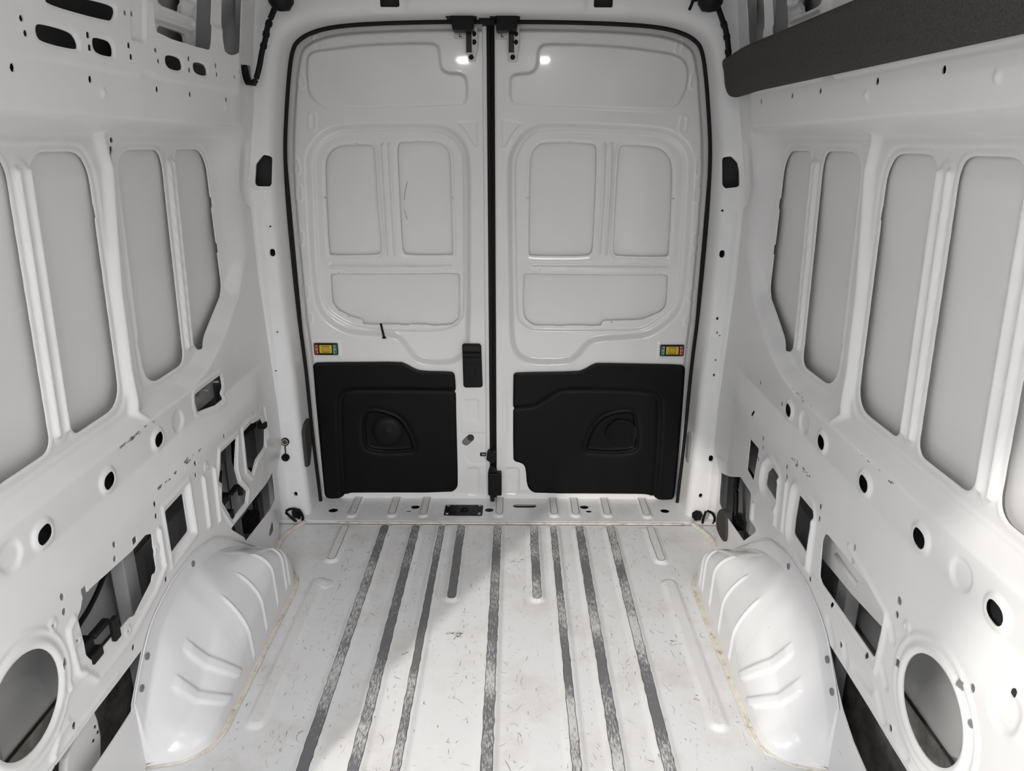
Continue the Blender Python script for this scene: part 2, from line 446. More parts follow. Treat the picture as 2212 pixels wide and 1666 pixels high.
# ------------------------------------------------------------------ measured outlines,metres
# walls: (y,z)   doors and rear frame: (x,z)   floor: (x,y)
F = {
 'L_holes': {
'H1': [(-.987,.559),(-.987,.438),(-1.098,.433),(-1.097,.557)],
'H2': [(-.6,.564),(-.633,.497),(-.642,.468),(-.626,.408),(-.57,.351),(-.592,.322),(-.712,.324),(-.743,.369),(-.771,.416),(-.754,.471),(-.774,.489),(-.744,.533),(-.733,.568)],
'H3': [(-.361,.539),(-.32,.487),(-.353,.428),(-.455,.421),(-.506,.389),(-.54,.425),(-.536,.496),(-.535,.558),(-.477,.559)],
'H4': [(-.272,.286),(-.273,.17),(-.628,.192),(-.64,.214),(-.737,.301)],
'H5': [(-1.191,.546),(-1.198,.493),(-1.198,.45),(-1.204,.441),(-1.221,.446),(-1.229,.431),(-1.275,.417),(-1.327,.4),(-1.346,.409),(-1.511,.419),(-1.524,.443),(-1.522,.472),(-1.525,.539),(-1.509,.549),(-1.499,.565),(-1.467,.57),(-1.289,.556),(-1.222,.56)],
'BR': [(-.576,.773),(-.573,.73),(-.599,.716),(-.584,.695),(-.654,.696),(-.776,.719),(-.78,.75),(-.777,.774),(-.71,.776)],
 },
 'L_edge': [(-1.32,.299),(-1.434,.3),(-1.534,.303),(-1.61,.302),(-1.692,.301)],
 'R_edge': [(-1.297,.309),(-1.409,.31),(-1.516,.309),(-1.625,.305),(-1.684,.305)],
 'L_flange': [(-1.32,.299),(-1.403,.204),(-1.408,.189),(-1.494,.186),(-1.582,.186)],
 'R_flange': [(-1.297,.309),(-1.368,.242),(-1.412,.209),(-1.479,.179),(-1.55,.164)],
 'R_holes': {
'G1': [(-.247,.279),(-.413,.34),(-.526,.392),(-.646,.39),(-.654,.3),(-.742,.305),(-.626,.2),(-.275,.168)],
'G2': [(-.576,.558),(-.668,.56),(-.652,.439),(-.58,.447)],
'G3': [(-.776,.545),(-.842,.539),(-.85,.461),(-.736,.466),(-.741,.512)],
'G4': [(-.99,.562),(-1.092,.563),(-1.098,.532),(-1.097,.434),(-.989,.439),(-.985,.482)],
'G5': [(-1.183,.525),(-1.198,.435),(-1.217,.426),(-1.502,.427),(-1.505,.45),(-1.509,.515),(-1.502,.554),(-1.421,.564),(-1.348,.563),(-1.211,.562),(-1.189,.552)],
'Sq': [(-.538,.639),(-.554,.64),(-.566,.631),(-.55,.63)],
 },
 'L_small': [(-.692,.607),(-.908,.608),(-.915,.578),(-1.153,.609),(-1.158,.579),(-1.353,.61),(-1.359,.58),(-1.556,.611),(-1.56,.58),(-1.358,.329),(-1.161,.395),(-1.602,.33),(-1.679,.295)],
 'L_sq': [(-1.271,.576),(-1.485,.577),(-1.594,.479)],
 'L_ring': [(-1.599,.576),(-1.542,.494),(-1.366,.386),(-.847,.572),(-1.185,.497)],
 'R_small': [(-.904,.607),(-.911,.578),(-1.144,.607),(-1.149,.576),(-1.343,.606),(-1.348,.576),(-1.548,.607),(-.689,.606),(-.698,.577),(-.672,.526),(-.717,.73),(-.511,.73),(-1.547,.606),(-1.552,.576),(-1.151,.393),(-1.29,.411),(-1.475,.411),(-1.356,.35),(-1.797,.606),(-1.863,.656),(-1.801,.541),(-1.602,.334)],
 'R_sq': [(-1.592,.482),(-1.762,.576),(-.552,.635)],
 'R_ring': [(-1.591,.574)],
 'L_arc': [(-.899,.738),(-1.618,.743)],
 'R_arc': [(-.894,.738),(-1.658,.739),(-1.872,.621)],
 'R_caps': [[(-1.537,.536),(-1.553,.516)],[(-1.54,.424),(-1.559,.407)],[(-1.543,.36),(-1.578,.332)],[(-1.279,.362),(-1.322,.323)],[(-1.374,.359),(-1.392,.333)],[(-1.625,.347),(-1.67,.329)]],
 'R_triemb': [(-1.392,.333),(-1.509,.373),(-1.518,.337)],
 'L_caps': [[(-.875,.547),(-.881,.394)],[(-.798,.541),(-.807,.371)],[(-1.159,.536),(-1.161,.44)],[(-.294,.554),(-.298,.436)]],
 'R_ribs': [[(-.865,.543),(-.876,.403)],[(-1.125,.551),(-1.132,.411)],[(-.923,.562),(-.933,.416)],[(-.678,.365),(-.686,.318)]],
 'L_fold': [[(-1.536,.542),(-1.558,.533),(-1.561,.496),(-1.558,.43),(-1.503,.363),(-1.426,.36),(-1.352,.362),(-1.28,.381),(-1.218,.397),(-1.155,.431)],[(-1.609,.418),(-1.576,.419),(-1.539,.411)],[(-1.68,.325),(-1.654,.352),(-1.621,.354)]],
 'R_fold': [[(-1.169,.411),(-1.264,.408),(-1.514,.402),(-1.518,.497),(-1.514,.551),(-1.417,.574),(-1.32,.593)]],
 'U': {
'S1': [(-1.36,1.733),(-1.239,1.754),(-1.114,1.76),(-1.104,1.75),(-1.115,1.733),(-1.131,1.727),(-1.334,1.724)],
'S2': [(-1.372,1.69),(-1.275,1.689),(-1.255,1.678),(-1.249,1.665),(-1.256,1.658),(-1.368,1.659),(-1.382,1.669),(-1.383,1.683)],
'S3': [(-1.189,1.69),(-1.133,1.69),(-1.119,1.68),(-1.117,1.664),(-1.125,1.659),(-1.179,1.659),(-1.197,1.668),(-1.199,1.685)],
'S4': [(-.871,1.692),(-.794,1.692),(-.778,1.679),(-.78,1.661),(-.854,1.659),(-.879,1.675)],
'S5': [(-.711,1.691),(-.639,1.692),(-.619,1.68),(-.616,1.662),(-.691,1.661),(-.716,1.675)],
'U1': [(-.939,1.805),(-.934,1.751),(-.918,1.73),(-.622,1.729),(-.599,1.736),(-.594,1.76),(-.599,1.863)],
'U2': [(-.535,1.874),(-.514,1.742),(-.447,1.732),(-.373,1.75),(-.319,1.756),(-.37,1.902)],
'K': [(-.322,1.724),(-.138,1.735),(-.133,1.695),(-.074,1.695),(-.081,1.674),(-.188,1.67)],
 },
 'U_sq': [(-1.219,1.692),(-1.214,1.666),(-1.053,1.692),(-1.047,1.667),(-.745,1.694),(-.738,1.669),(-.566,1.695),(-.556,1.67),(-.375,1.696),(-.367,1.671)],
 'U_small': [(-1.425,1.692),(-1.416,1.669),(-1.068,1.753),(-1.03,1.757),(-.927,1.694),(-.916,1.67),(-.418,1.678)],
 'U_line': [(-1.481,1.63),(-1.122,1.629),(-.998,1.63),(-.988,1.641),(-.944,1.639),(-.924,1.632),(-.366,1.633)],
 'U_pad': [(-1.057,1.785),(-1.042,1.702),(-.986,1.702),(-.973,1.713),(-.973,1.799)],
 'DL': {
'recess': [(-.725,1.413),(-.712,1.459),(-.679,1.503),(-.633,1.534),(-.58,1.546),(-.454,1.55),(-.258,1.552),(-.193,1.543),(-.145,1.514),(-.116,1.469),(-.109,1.414),(-.109,1.334),(-.116,.882),(-.12,.795),(-.124,.668),(-.168,.637),(-.198,.622),(-.304,.622),(-.346,.642),(-.378,.686),(-.409,.731),(-.447,.741),(-.595,.745),(-.664,.774),(-.717,.827),(-.736,.88),(-.739,1.066),(-.729,1.289)],
'inner': [(-.709,1.413),(-.697,1.455),(-.667,1.492),(-.621,1.517),(-.577,1.53),(-.454,1.534),(-.258,1.536),(-.202,1.528),(-.159,1.502),(-.131,1.46),(-.125,1.414),(-.133,.882),(-.141,.805),(-.194,.754),(-.39,.748),(-.579,.765),(-.648,.798),(-.701,.842),(-.721,.889),(-.723,1.067),(-.713,1.29)],
'p1': [(-.662,1.404),(-.652,1.438),(-.63,1.463),(-.598,1.478),(-.488,1.482),(-.471,1.476),(-.466,1.455),(-.468,1.302),(-.46,1.09),(-.465,1.072),(-.481,1.063),(-.665,1.061),(-.673,1.067),(-.669,1.246)],
'p2': [(-.384,1.468),(-.376,1.485),(-.365,1.49),(-.238,1.492),(-.207,1.483),(-.186,1.46),(-.179,1.431),(-.18,1.303),(-.177,1.068),(-.185,1.063),(-.362,1.062),(-.377,1.072),(-.382,1.095),(-.383,1.29)],
'p3': [(-.673,.981),(-.666,.989),(-.161,.992),(-.154,.983),(-.155,.824),(-.165,.8),(-.189,.781),(-.217,.777),(-.244,.777),(-.246,.775),(-.279,.776),(-.281,.779),(-.364,.781),(-.367,.777),(-.403,.777),(-.405,.78),(-.49,.78),(-.493,.778),(-.528,.778),(-.53,.781),(-.555,.781),(-.558,.799),(-.567,.802),(-.604,.813),(-.654,.839),(-.673,.871),(-.674,.899)],
'emb': [(-.691,1.769),(-.683,1.789),(-.663,1.8),(-.599,1.808),(-.501,1.82),(-.396,1.826),(-.236,1.829),(-.219,1.823),(-.209,1.809),(-.206,1.755),(-.196,1.735),(-.171,1.728),(-.137,1.728),(-.116,1.716),(-.11,1.692),(-.11,1.648),(-.119,1.624),(-.139,1.617),(-.624,1.603),(-.653,1.615),(-.681,1.639),(-.696,1.667),(-.696,1.722)],
'tri': [(-.157,1.561),(-.077,1.564),(-.076,1.475),(-.085,1.472),(-.106,1.506),(-.127,1.539)],
'trim': [(-.766,.611),(-.759,.623),(-.747,.627),(-.602,.629),(-.405,.631),(-.381,.622),(-.348,.602),(-.315,.591),(-.198,.59),(-.184,.583),(-.18,.565),(-.178,.516),(-.179,.354),(-.178,.075),(-.186,.05),(-.212,.032),(-.632,.03),(-.658,.028),(-.695,.007),(-.747,.004),(-.762,.016),(-.764,.044)],
'groove': [(-.147,.511),(-.317,.513),(-.561,.515),(-.63,.512),(-.66,.494),(-.673,.457),(-.683,.244),(-.685,.05),(-.688,-.035),(-.028,-.032),(-.025,.512)],
'spk': [(-.55,.413),(-.513,.413),(-.469,.403),(-.421,.38),(-.393,.337),(-.371,.283),(-.363,.235),(-.383,.235),(-.438,.229),(-.498,.229),(-.548,.237),(-.568,.25),(-.573,.288),(-.571,.352),(-.561,.395)],
'switch': [(-.756,.709),(-.657,.707),(-.659,.66),(-.757,.659)],
'handle': [(-.148,.705),(-.141,.71),(-.076,.709),(-.07,.701),(-.066,.529),(-.073,.522),(-.139,.521),(-.146,.529)],
'hub': [(-.091,.631),(-.092,.555),(-.143,.555),(-.144,.631)],
'pad1': [(-.15,.467),(-.084,.467),(-.083,.37),(-.09,.365),(-.149,.37)],
'pad2': [(-.143,.15),(-.085,.154),(-.084,.025),(-.1,.016),(-.141,.019)],
'peanut': [(-.121,.29),(-.141,.271)],
'caps': [[(-.655,1.843),(-.646,1.808)],[(-.724,1.718),(-.717,1.691)],[(-.688,1.579),(-.692,1.542)],[(-.768,1.421),(-.764,1.387)],[(-.764,1.32),(-.765,1.285)],[(-.773,1.148),(-.775,1.116)],[(-.771,.936),(-.772,.899)],[(-.766,.822),(-.768,.8)]],
'nub': [(-.535,1.485),(-.307,1.494),(-.673,1.287),(-.175,1.286),(-.639,.995),(-.208,.995),(-.61,.812)],
'rod': [(-.467,.801),(-.461,.738)],
'edge': [(-.053,1.335),(-.054,.976),(-.052,.688),(-.061,.511),(-.06,.418),(-.048,.36),(-.051,.002)],
'bar1': [(-.668,1.028),(-.188,1.029)],
'bar1b': [(-.609,1.007),(-.232,1.008)],
'post': [(-.424,1.48),(-.423,1.3),(-.421,1.067)],
 },
 'DRt': {
'recess': [(.04,1.414),(.053,1.461),(.084,1.511),(.123,1.54),(.166,1.553),(.287,1.553),(.462,1.546),(.605,1.538),(.654,1.524),(.7,1.496),(.73,1.454),(.739,1.416),(.745,1.206),(.747,1.071),(.744,.932),(.739,.875),(.714,.822),(.67,.779),(.616,.744),(.55,.734),(.388,.724),(.356,.694),(.324,.649),(.286,.627),(.147,.624),(.093,.643),(.06,.683),(.05,.762),(.045,1.114)],
'inner': [(.06,1.414),(.071,1.452),(.097,1.498),(.131,1.527),(.171,1.536),(.288,1.537),(.462,1.53),(.602,1.524),(.647,1.508),(.688,1.483),(.713,1.446),(.719,1.416),(.729,1.116),(.73,.932),(.724,.88),(.695,.837),(.641,.793),(.596,.764),(.548,.756),(.159,.752),(.112,.767),(.078,.801),(.071,.844),(.065,1.114)],
'p1': [(.12,1.415),(.126,1.448),(.145,1.478),(.176,1.491),(.355,1.487),(.368,1.48),(.376,1.466),(.378,1.304),(.375,1.088),(.368,1.07),(.348,1.061),(.128,1.061),(.119,1.069),(.12,1.248)],
'p2': [(.457,1.462),(.463,1.476),(.478,1.482),(.592,1.476),(.623,1.466),(.651,1.441),(.667,1.407),(.673,1.293),(.678,1.066),(.669,1.059),(.472,1.061),(.458,1.07),(.452,1.088),(.454,1.293)],
'p3': [(.099,.981),(.105,.991),(.67,.989),(.68,.981),(.682,.884),(.679,.861),(.662,.837),(.593,.805),(.565,.802),(.433,.798),(.424,.792),(.42,.778),(.396,.778),(.394,.776),(.358,.777),(.355,.779),(.269,.778),(.267,.775),(.232,.775),(.23,.778),(.149,.777),(.126,.789),(.106,.811),(.099,.844)],
'emb': [(.046,1.708),(.052,1.718),(.07,1.727),(.112,1.728),(.133,1.736),(.144,1.756),(.144,1.798),(.153,1.817),(.174,1.827),(.279,1.825),(.448,1.818),(.575,1.803),(.639,1.793),(.669,1.78),(.688,1.757),(.695,1.725),(.692,1.678),(.672,1.63),(.648,1.608),(.614,1.6),(.372,1.609),(.074,1.619),(.055,1.629),(.046,1.649)],
'tri': [(.016,1.57),(.094,1.56),(.066,1.535),(.04,1.498),(.027,1.471),(.018,1.473)],
'trim': [(.061,.571),(.065,.582),(.079,.587),(.326,.592),(.354,.601),(.392,.625),(.411,.629),(.604,.626),(.753,.623),(.766,.616),(.77,.601),(.772,.304),(.769,.04),(.764,.011),(.744,.006),(.703,.006),(.676,.017),(.65,.028),(.589,.03),(.164,.03),(.138,.043),(.122,.071),(.117,.143),(.109,.168),(.086,.179),(.069,.182),(.061,.198)],
'groove': [(-.023,.434),(.124,.437),(.163,.45),(.202,.476),(.241,.507),(.279,.518),(.464,.518),(.63,.509),(.665,.494),(.683,.452),(.688,.304),(.689,.056),(.684,-.029),(-.026,-.032)],
'spk': [(.543,.415),(.563,.41),(.576,.389),(.587,.325),(.593,.266),(.582,.242),(.547,.233),(.477,.228),(.387,.235),(.372,.238),(.38,.276),(.398,.335),(.436,.386),(.484,.407)],
'switch': [(.661,.707),(.759,.707),(.761,.659),(.665,.66)],
'pad2': [(.026,.151),(.081,.154),(.089,.143),(.09,.031),(.077,.022),(.026,.025)],
'pad1': [(.016,.501),(.037,.501),(.037,.307),(.016,.307)],
'caps': [[(.659,1.837),(.655,1.807)],[(.721,1.721),(.719,1.69)],[(.692,1.573),(.69,1.537)],[(.763,1.418),(.764,1.382)],[(.765,1.315),(.765,1.285)],[(.775,1.143),(.774,1.112)],[(.776,.927),(.777,.894)],[(.767,.813),(.767,.798)]],
'nub': [(.27,1.493),(.532,1.483),(.115,1.285),(.678,1.284),(.149,.995),(.646,.993),(.462,.795)],
'edge': [(-.01,1.335),(-.008,.976),(-.008,.557),(-.008,.512),(-.007,.143),(-.008,.002)],
'bar1': [(.133,1.028),(.676,1.027)],
'bar1b': [(.174,1.005),(.623,1.004)],
'post': [(.416,1.482),(.418,1.302),(.412,1.07)],
 },
 'catchL': [(-.183,1.913),(-.066,1.919),(-.083,1.858),(-.152,1.857)],
 'catchR': [(-.03,1.915),(.085,1.919),(.071,1.861),(-.0,1.855)],
 'brkL': [(-.152,1.862),(-.112,1.862),(-.07,1.885),(-.069,1.815),(-.082,1.769),(-.105,1.768),(-.108,1.803),(-.154,1.843)],
 'brkR': [(-.002,1.862),(.04,1.862),(.079,1.885),(.08,1.823),(.069,1.767),(.042,1.767),(.04,1.8),(-.002,1.841)],
 'slotU': [(-.39,1.944),(-.325,1.944),(-.326,1.921),(-.387,1.921),(.328,1.945),(.393,1.945),(.391,1.919),(.329,1.919)],
 'sill_ribs': [(-.615,.015),(-.614,-.094),(-.448,.022),(-.448,-.092),(-.315,.029),(-.315,-.091),(.004,.032),(.005,-.088),(.237,.034),(.235,-.086),(.329,.035),(.324,-.086),(.459,.03),(.46,-.085),(.626,.016),(.623,-.093)],
 'sill_holes': [(-.702,-.055),(-.357,-.022),(-.38,-.06),(-.147,-.054),(-.039,-.046),(.112,-.007),(.368,-.016),(.384,-.055),(.708,-.048)],
 'pocket': [[(-.832,1.446),(-.806,1.44),(-.816,1.342),(-.822,1.336),(-.865,1.337),(-.87,1.348),(-.86,1.413)],[(.807,1.441),(.835,1.444),(.858,1.422),(.866,1.394),(.872,1.34),(.824,1.333),(.815,1.346)]],
 'diag': [(-1.08,.844),(-.922,.832),(-.714,.824),(-.577,.868),(-.475,.929),(-.435,.991)],
 'ridge': [(-1.015,1.536),(-.996,1.489),(-.976,1.426),(-.995,1.332),(-1.006,1.278),(-1.031,1.137),(-1.04,1.022),(-1.048,.939),(-1.045,.846),(-1.054,.816)],
 'hookhole': [(-.414,.099),(-.375,.124),(-.344,.101),(-.351,.079),(-.412,.081)],
 'padL': [(-.79,-.076,.388),(-.79,-.015,.384),(-.79,.011,.194),(-.79,-.083,.216)],
 'foamR': [(-.337,.157),(-.374,.192),(-.426,.202),(-.455,.163),(-.465,.111),(-.443,.086),(-.388,.081),(-.336,.086),(-.33,.128)],
 'R_edgepiece': [(-.412,.212),(-.533,.207)],
 'bowL': [(-.663,1.846),(-.675,1.797),(-.666,1.767),(-.383,1.793),(-.349,1.898)],
 'bowS': [[(-.581,1.829),(-.43,1.843),(-.415,1.831),(-.425,1.814),(-.582,1.801),(-.604,1.814)],[(-.592,1.857),(-.364,1.896),(-.375,1.878)],[(-.65,1.767),(-.415,1.785),(-.395,1.78),(-.416,1.753)]],
}

# ------------------------------------------------------------------ body shell
def smooth_profile(zs, xs, k):
    z = np.arange(-0.4, 2.3, 0.001); x = np.interp(z, zs, xs)
    w = np.hanning(k); w /= w.sum()
    return z, np.convolve(np.pad(x, k // 2, 'edge'), w, 'valid')[:len(z)]
WZ, WX = smooth_profile([-.3, .608, .628, .705, 1.44, 1.50, 1.515, 1.537, 1.64, 1.75, 1.95, 2.10],
                        [.850, .850, .854, .885, .888, .882, .872, .815, .800, .785, .750, .72], 17)
PZ, PX = smooth_profile([-.3, .5, 1.0, 1.35, 1.6, 1.8, 1.95, 2.1], [.87, .87, .888, .888, .845, .825, .80, .78], 41)
SZ, SX = smooth_profile([-.3, .2, .6, .80, .95, 1.2, 1.47, 1.7, 1.95, 2.1], [.985, 1.0, .995, .968, .957, .956, .946, .905, .86, .80], 61)
def wall_x(y, z):
    w = sstep((y + 0.40) / 0.22)
    foot = 0.03 * sstep((y + 0.27) / 0.09) * (1 - sstep((z - 0.20) / 0.15))
    return np.interp(z, WZ, WX) * (1 - w) + np.interp(z, PZ, PX) * w + foot

OPEN = [(.782, -.06), (.782, 0), (.791, .30), (.795, .61), (.803, .83), (.806, 1.06), (.8055, 1.26), (.798, 1.445), (.781, 1.582),
        (.757, 1.7225), (.737, 1.799), (.7106, 1.8355), (.657, 1.863), (.572, 1.8815), (.432, 1.892), (.212, 1.898)]
OUTER = [(.935, -.06), (.935, 0), (.925, .30), (.90, .61), (.90, .83), (.90, 1.06), (.90, 1.26), (.90, 1.45), (.885, 1.60),
         (.87, 1.76), (.86, 1.90), (.84, 2.00), (.76, 2.07), (.62, 2.085), (.46, 2.085), (.23, 2.085)]
CONTOUR = [(-x, z) for x, z in OPEN] + [(0.0, 1.8985)] + [(x, z) for x, z in OPEN[::-1]]
OUTC = [(-x, z) for x, z in OUTER] + [(0.0, 2.085)] + [(x, z) for x, z in OUTER[::-1]]
def resample(pts, n):
    p = np.array([tuple(v) for v in spline([(a, b, 0) for a, b in pts], 8)])[:, :2]
    return p
IN_S, OUT_S = resample(CONTOUR, 0), resample(OUTC, 0)

FINE = 0.0045
PANES = {
 'A': rpoly([(-.568, 1.467, .025), (-.352, 1.467, .09), (-.352, 1.005, .07), (-.602, .858, .022), (-.634, .90, .012)], 7),
 'B': rpoly([(-.900, 1.468, .075), (-.655, 1.468, .055), (-.705, .852, .045), (-.955, .852, .085)], 7),
 'C': rpoly([(-1.245, 1.467, .05), (-1.032, 1.467, .075), (-1.078, .853, .075), (-1.294, .853, .03)], 7),
 'D': rpoly([(-1.525, 1.466, .06), (-1.322, 1.466, .05), (-1.370, .853, .04), (-1.572, .853, .035)], 7),
 'E': rpoly([(-1.815, 1.466, .06), (-1.600, 1.466, .05), (-1.645, .853, .05), (-1.86, .853, .035)], 7),
}
RECESS = rpoly([(-3.32, .792, .05), (-.80, .792, .08), (-.66, .815, .1), (-.50, .880, .1), (-.335, .985, .10), (-.265, 1.07, .08), (-.16, 1.13, .05), (-.16, 1.533, .05), (-3.32, 1.533, .05)], 6)

def side_wall(side):
    ys = np.concatenate([np.arange(-3.40, -2.02, 0.05), np.arange(-2.0, -0.112, FINE)])
    zs = np.arange(-0.02, 1.955, FINE)
    s = Sheet(ys, zs)
    left = side < 0
    s.emboss(RECESS, -0.046, 0.030)
    s.D *= 1 - sstep((s.A + 0.345) / 0.14)        # runs out gently towards the rear pillar
    # shallow frames pressed round the window fields
    s.emboss(rpoly([(-.945, 1.487, .08), (-.335, 1.487, .1), (-.335, .99, .06), (-.60, .838, .05), (-.70, .826, .04), (-.985, .826, .08)]), -0.004, 0.008)
    s.emboss(rpoly([(-1.92, 1.487, .06), (-1.005, 1.487, .1), (-1.055, .826, .08), (-1.92, .826, .05)]), -0.004, 0.008)
    for p in PANES.values():
        s.rim(grow(p, 0.006), 0.0025, 0.007); s.hole(p)
    # notches in the pane edges
    for a, b in ((-1.046, 1.33), (-1.074, .985), (-.352, 1.30), (-.352, 1.15), (-.915, 1.24), (-.948, .975)):
        s.hole(rect(a, b, .012, .03))
    # double-beaded posts between the panes
    for (p, q, o) in (((-.613, 1.435), (-.667, .893), .0125), ((-1.284, 1.432), (-1.331, .880), .0175), ((-1.562, 1.432), (-1.608, .880), .0175)):
        for d in (-o, o):
            s.bead([(p[0] + d, p[1]), (q[0] + d, q[1])], 0.011, o * 0.62)
        s.emboss(capsule(p, q, o * 1.55), 0.003, 0.006)
    s.bead([(y + .010, z) for y, z in [(-1.004, 1.50), (-.990, 1.465)] + F['ridge'][2:]], 0.019, 0.023)
    # rail: slotted holes in raised rims, round pressings between
    for y in ([-1.766, -1.522, -1.276, -1.026] if left else [-1.766, -1.522, -1.276, -1.028, -.784]):
        c = capsule((y - .006, .734), (y + .006, .736), .0185)
        s.emboss(grow(c, .014), 0.006, 0.010); s.hole(c)
    for p in (F['L_arc'] if left else F['R_arc']):
        s.emboss(ell(p[0], p[1], .036, .034, 26), -0.005, 0.010)
    # cant rail, upper slots
    U = F['U']
    s.emboss(np.array(F['U_line'] + [(-.36, 1.80), (-3.4, 1.80), (-3.4, 1.63)]), 0.004, 0.006)
    for k in ('S1', 'S2', 'S3', 'S4', 'S5'):
        c = chaikin(U[k], 2); s.emboss(grow(c, .006), -0.004, 0.008); s.hole(c)
    s.hole(chaikin([(-.950, 2.2), (-.939, 1.81), (-.934, 1.751), (-.918, 1.729), (-.622, 1.728), (-.597, 1.736), (-.592, 1.78), (-.592, 2.2)], 1))
    s.hole(chaikin([(-.535, 2.2), (-.530, 1.87), (-.514, 1.742), (-.447, 1.731), (-.373, 1.75), (-.335, 1.756), (-.36, 1.90), (-.36, 2.2)], 1))
    s.hole(chaikin([(-1.75, 1.733), (-1.46, 1.733), (-1.44, 1.75), (-1.46, 1.762), (-1.75, 1.762)], 1))
    s.hole(np.array(U['K']))
    s.emboss(np.array([(-1.06, 2.1), (-1.042, 1.702), (-.986, 1.702), (-.973, 1.713), (-.972, 2.1)]), -0.006, 0.008)
    for p in F['U_sq']:
        p = s.snap(p); s.hole(rect(p[0], p[1], .014, .012))
    for p in F['U_small']: s.pin(p, .007, .006)
    for y in (-.469, -.725, -.914, -1.21, -1.45, -1.70): s.pin((y, 1.608), .0075, .008)
    for y in (-.475, -1.16, -1.60): s.emboss(ell(y, 1.585, .012), 0.004, 0.008)
    if left:
        s.pin((-.93, 1.492), .008, .007); s.hole(rect(s.snap((-.932, 1.46))[0], 1.461, .015, .034))
    # rear corner pressing beside the pillar pocket
    s.emboss(rpoly([(-.215, 1.50, .04), (-.12, 1.50, .01), (-.12, 1.26, .01), (-.16, 1.26, .02), (-.215, 1.33, .04)]), -0.012, 0.025)
    # ---------------- lower panel
    if left:
        H = F['L_holes']
        for k in ('H1', 'H5'):
            c = np.array(H[k]) if k == 'H1' else np.array(H[k])
            s.hole(rpoly([(*p, .008) for p in c], 3))
        s.emboss(grow(np.array(H['H1']), .032), -0.010, 0.014)
        s.rim(grow(np.array(H['H1']), .036), 0.004, 0.012)
        for k in ('H2', 'H3'):
            s.hole(rpoly([(*p, .006) for p in H[k]], 3)); s.rim(grow(np.array(H[k]), .018), 0.005, 0.011)
        s.hole(rpoly([(*p, .006) for p in H['H4']], 3))
        c = rpoly([(*p, .010) for p in H['BR']], 3); s.hole(c); s.rim(grow(c, .012), 0.003, .01)
        s.hole(np.array(F['hookhole']))
        edge, flange = F['L_edge'], F['L_flange']
        for l in F['L_fold']: s.bead(l, 0.006, 0.013)
        for a, b in F['L_caps']: s.bead([a, b], 0.008, 0.012)
        for p in F['L_small']: s.pin(p, .0075, .0085)
        for p in F['L_sq']: p = s.snap(p); s.hole(rect(p[0], p[1], .020, .018))
        for p in F['L_ring']: s.rim(ell(p[0], p[1], .009), 0.004, 0.006); s.pin(p, .004)
        for y, z in ((-.33, .60), (-.36, .585), (-.42, .585), (-.43, .54), (-.46, .555), (-.34, .41), (-.30, .36), (-.41, .37), (-.31, .335), (-.23, .10), (-.24, .06)):
            s.pin((y, z), .006, .010)
    else:
        H = F['R_holes']
        s.hole(rpoly([(*p, .012) for p in H['G1']], 3))
        s.hole(rpoly([(*p, .006) for p in H['G2']], 3))
        c = rpoly([(*p, .012) for p in H['G3']], 3); s.hole(c); s.emboss(grow(c, .028), -.010, .014); s.rim(grow(c, .032), .004, .012)
        c = rpoly([(*p, .010) for p in H['G4']], 3); s.hole(c); s.emboss(grow(c, .030), -.010, .014); s.rim(grow(c, .034), .004, .012)
        c = rpoly([(*p, .010) for p in H['G5']], 3); s.hole(c)
        edge, flange = F['R_edge'], F['R_flange']
        for l in F['R_fold']: s.bead(l, 0.005, 0.011)
        for a, b in F['R_ribs']: s.bead([a, b], 0.008, 0.012)
        for a, b in F['R_caps']: s.emboss(capsule(a, b, .015), -0.005, 0.010)
        s.emboss(chaikin(grow(np.array(F['R_triemb']), .012), 2), -0.005, 0.010)
        for p in F['R_small']:
            s.pin((-1.815, .546) if p[0] == -1.801 else p, .0075, .0085)
        for p in (F['R_sq'][0], (-1.772, .592), F['R_sq'][2]): p = s.snap(p); s.hole(rect(p[0], p[1], .020, .018))
        for p in F['R_ring']: s.rim(ell(p[0], p[1], .009), 0.004, 0.006)
    c = ell(-1.712, .4835, .0985, .0985, 44)
    s.rim(grow(c, .010), 0.007, .016); s.rim(grow(c, .034), 0.004, .008); s.hole(c)
    # long wedge under the panel edge, and the gap above the arch
    wedge = [edge[0]] + edge[1:] + [(-3.4, .302), (-3.4, .175), (-1.75, .175)] + flange[::-1][:-1]
    s.hole(np.array(wedge))
    s.bead([(edge[1][0], .318), (-1.95, .318)], 0.004, 0.008)
    if left:   # sliding side door stands open ahead of the picture
        s.hole(np.array([(-3.27, .03), (-2.19, .03), (-2.19, 1.76), (-3.27, 1.76)]))
    w = empty('wall_left' if left else 'wall_right', (side * 0.9, -1.7, 0)); tag(w, kind='structure')
    mapf = lambda A, B, D: (side * (wall_x(A, B) - D), A, B)
    s.build('inner_panel', mapf, 'white_wall', w, lip=(side * 0.003, 0, 0))
    # outer skin behind
    k = Sheet(np.concatenate([np.arange(-3.42, -2.1, .1), np.arange(-2.1, .125, .03)]), np.arange(-.12, 2.11, .02))
    if left: k.hole(np.array([(-3.30, -.02), (-2.20, -.02), (-2.20, 1.80), (-3.30, 1.80)]))
    k.build('outer_skin', lambda A, B, D: (side * np.interp(B, SZ, SX), A, B), 'white_skin', w)
    # sheets inside the cavity; the near-black ones are added as shade behind holes
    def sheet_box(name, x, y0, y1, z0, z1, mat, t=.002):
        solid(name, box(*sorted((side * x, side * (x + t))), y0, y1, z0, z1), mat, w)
    sheet_box('waist_shade_sheet', .915, -2.04, -.80, .640, .802, 'cavity_shade')
    sheet_box('cant_shade_sheet', .835, -2.04, -.62, 1.600, 1.722, 'cavity_shade')
    sheet_box('cant_shade_sheet', .845, -2.04, -.98, 1.722, 1.790, 'cavity_shade')
